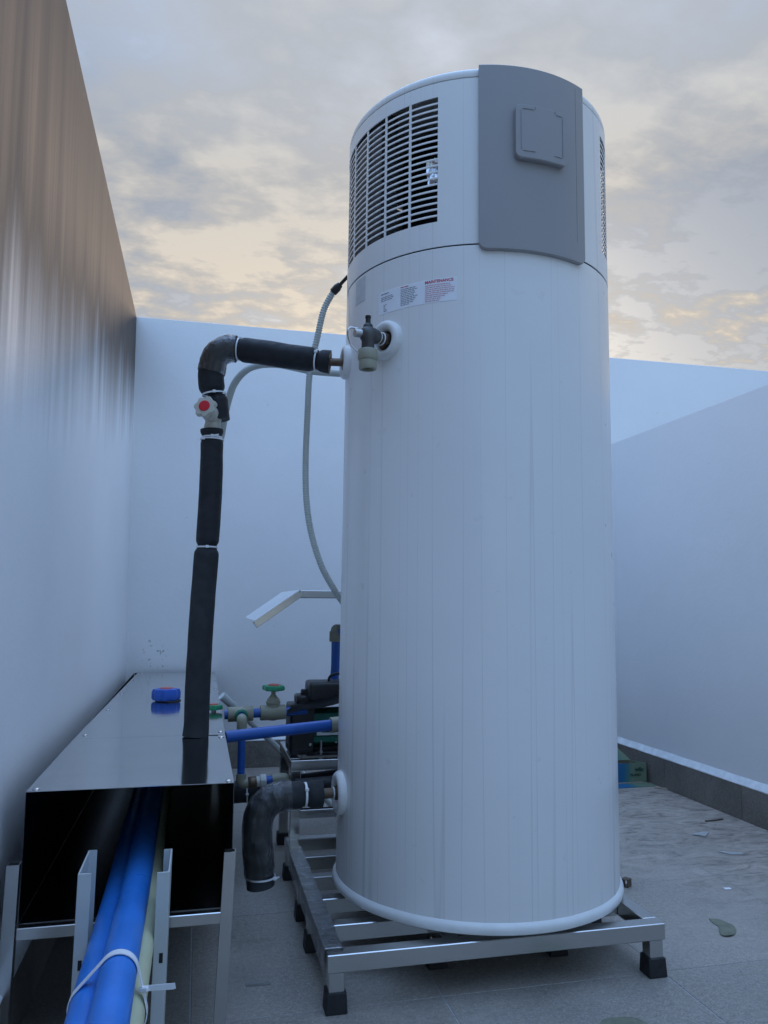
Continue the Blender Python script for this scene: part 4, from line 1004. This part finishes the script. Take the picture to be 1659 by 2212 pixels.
def scrap(label, name, c, ol, th_, m, cat, rot=0, tilt=0.):
    bm = bmesh.new(); cr, sr = math.cos(rot), math.sin(rot)
    add_prism(bm, [(u*cr-v_*sr, u*sr+v_*cr) for u, v_ in ol], V(*c), V(1, 0, 0), V(0, 1, 0), th_)
    for v in bm.verts: v.co.z += (v.co.x-c[0])*0+ (tilt if v.co.y > c[1] else 0)
    o = finish(bm, name, m, None, c, 0); return tag(o, label, cat)
scrap('torn triangular plastic scrap on the muddy tiles near the lower wall', 'plastic_scrap', (2.07, 2.98, .0005), [(-.045, .01), (.0, -.02), (.05, .015), (.02, .022)], .0012, 'scrap_grey', 'scrap', .1, .004)
scrap('thin pale wood chip beside the crushed carton', 'wood_chip', (2.37, 3.74, .0005), [(-.035, -.006), (.035, -.007), (.036, .006), (-.034, .007)], .006, 'scrap_wood', 'chip', R(-38))
scrap('dark twig lying against the muddy skirting of the lower wall', 'twig', (2.26, 3.16, .0005), [(-.05, -.004), (.0, -.006), (.05, -.003), (.05, .003), (0, .0), (-.05, .004)], .005, 'leaf_brown', 'twig', R(8))
scrap('white paint flake on the tiles between leaf and offcut', 'paint_flake', (1.77, 2.42, .0005), [(-.012, -.006), (.011, -.008), (.014, .006), (-.01, .009)], .001, 'tie_white', 'flake')
scrap('white crumpled plastic strip on the muddy tiles', 'plastic_scrap', (2.03, 2.745, .0005), [(-.05, .008), (-.01, -.012), (.05, -.004), (.045, .008), (0, .004)], .0015, 'scrap_grey', 'scrap', R(-20), .003)
scrap('thin metal strip offcut beside the leg of the pipe cover', 'metal_strip', (.175, 2.09, .0005), [(-.03, -.006), (.03, -.006), (.03, .006), (-.03, .006)], .004, 'steel_dull', 'offcut', R(-4))
scrap('small square tube end on the floor by the back wall skirting', 'tube_offcut', (.54, 4.45, .0), [(-.025, -.018), (.025, -.018), (.025, .018), (-.025, .018)], .035, 'steel_dull', 'offcut', R(6))
# countless crumbs of grit and cement
bm = bmesh.new()
for k in range(1500):
    x = random.uniform(XW+.05, XR-.03); y = random.uniform(1.2, YB-.03)
    if random.random() < .35: x = XR-.026-abs(random.gauss(0, .10))
    r = random.choice((.0007, .0009, .0012, .0016, .0023)); mt = bmesh.ops.create_icosphere(bm, subdivisions=1, radius=r)['verts']
    for v in mt: v.co = V(v.co.x*random.uniform(.7, 1.5), v.co.y*random.uniform(.7, 1.4), v.co.z*.7)+V(x, y, r*.5)
g = finish(bm, 'grit', 'grout', None, (0, 0, 0), 0); g['kind'] = 'stuff'; g['label'] = 'fine crumbs of grit and cement scattered over the tiles'; g['category'] = 'grit'
for o in COL.objects:
    if '_b' in o: del o['_b']
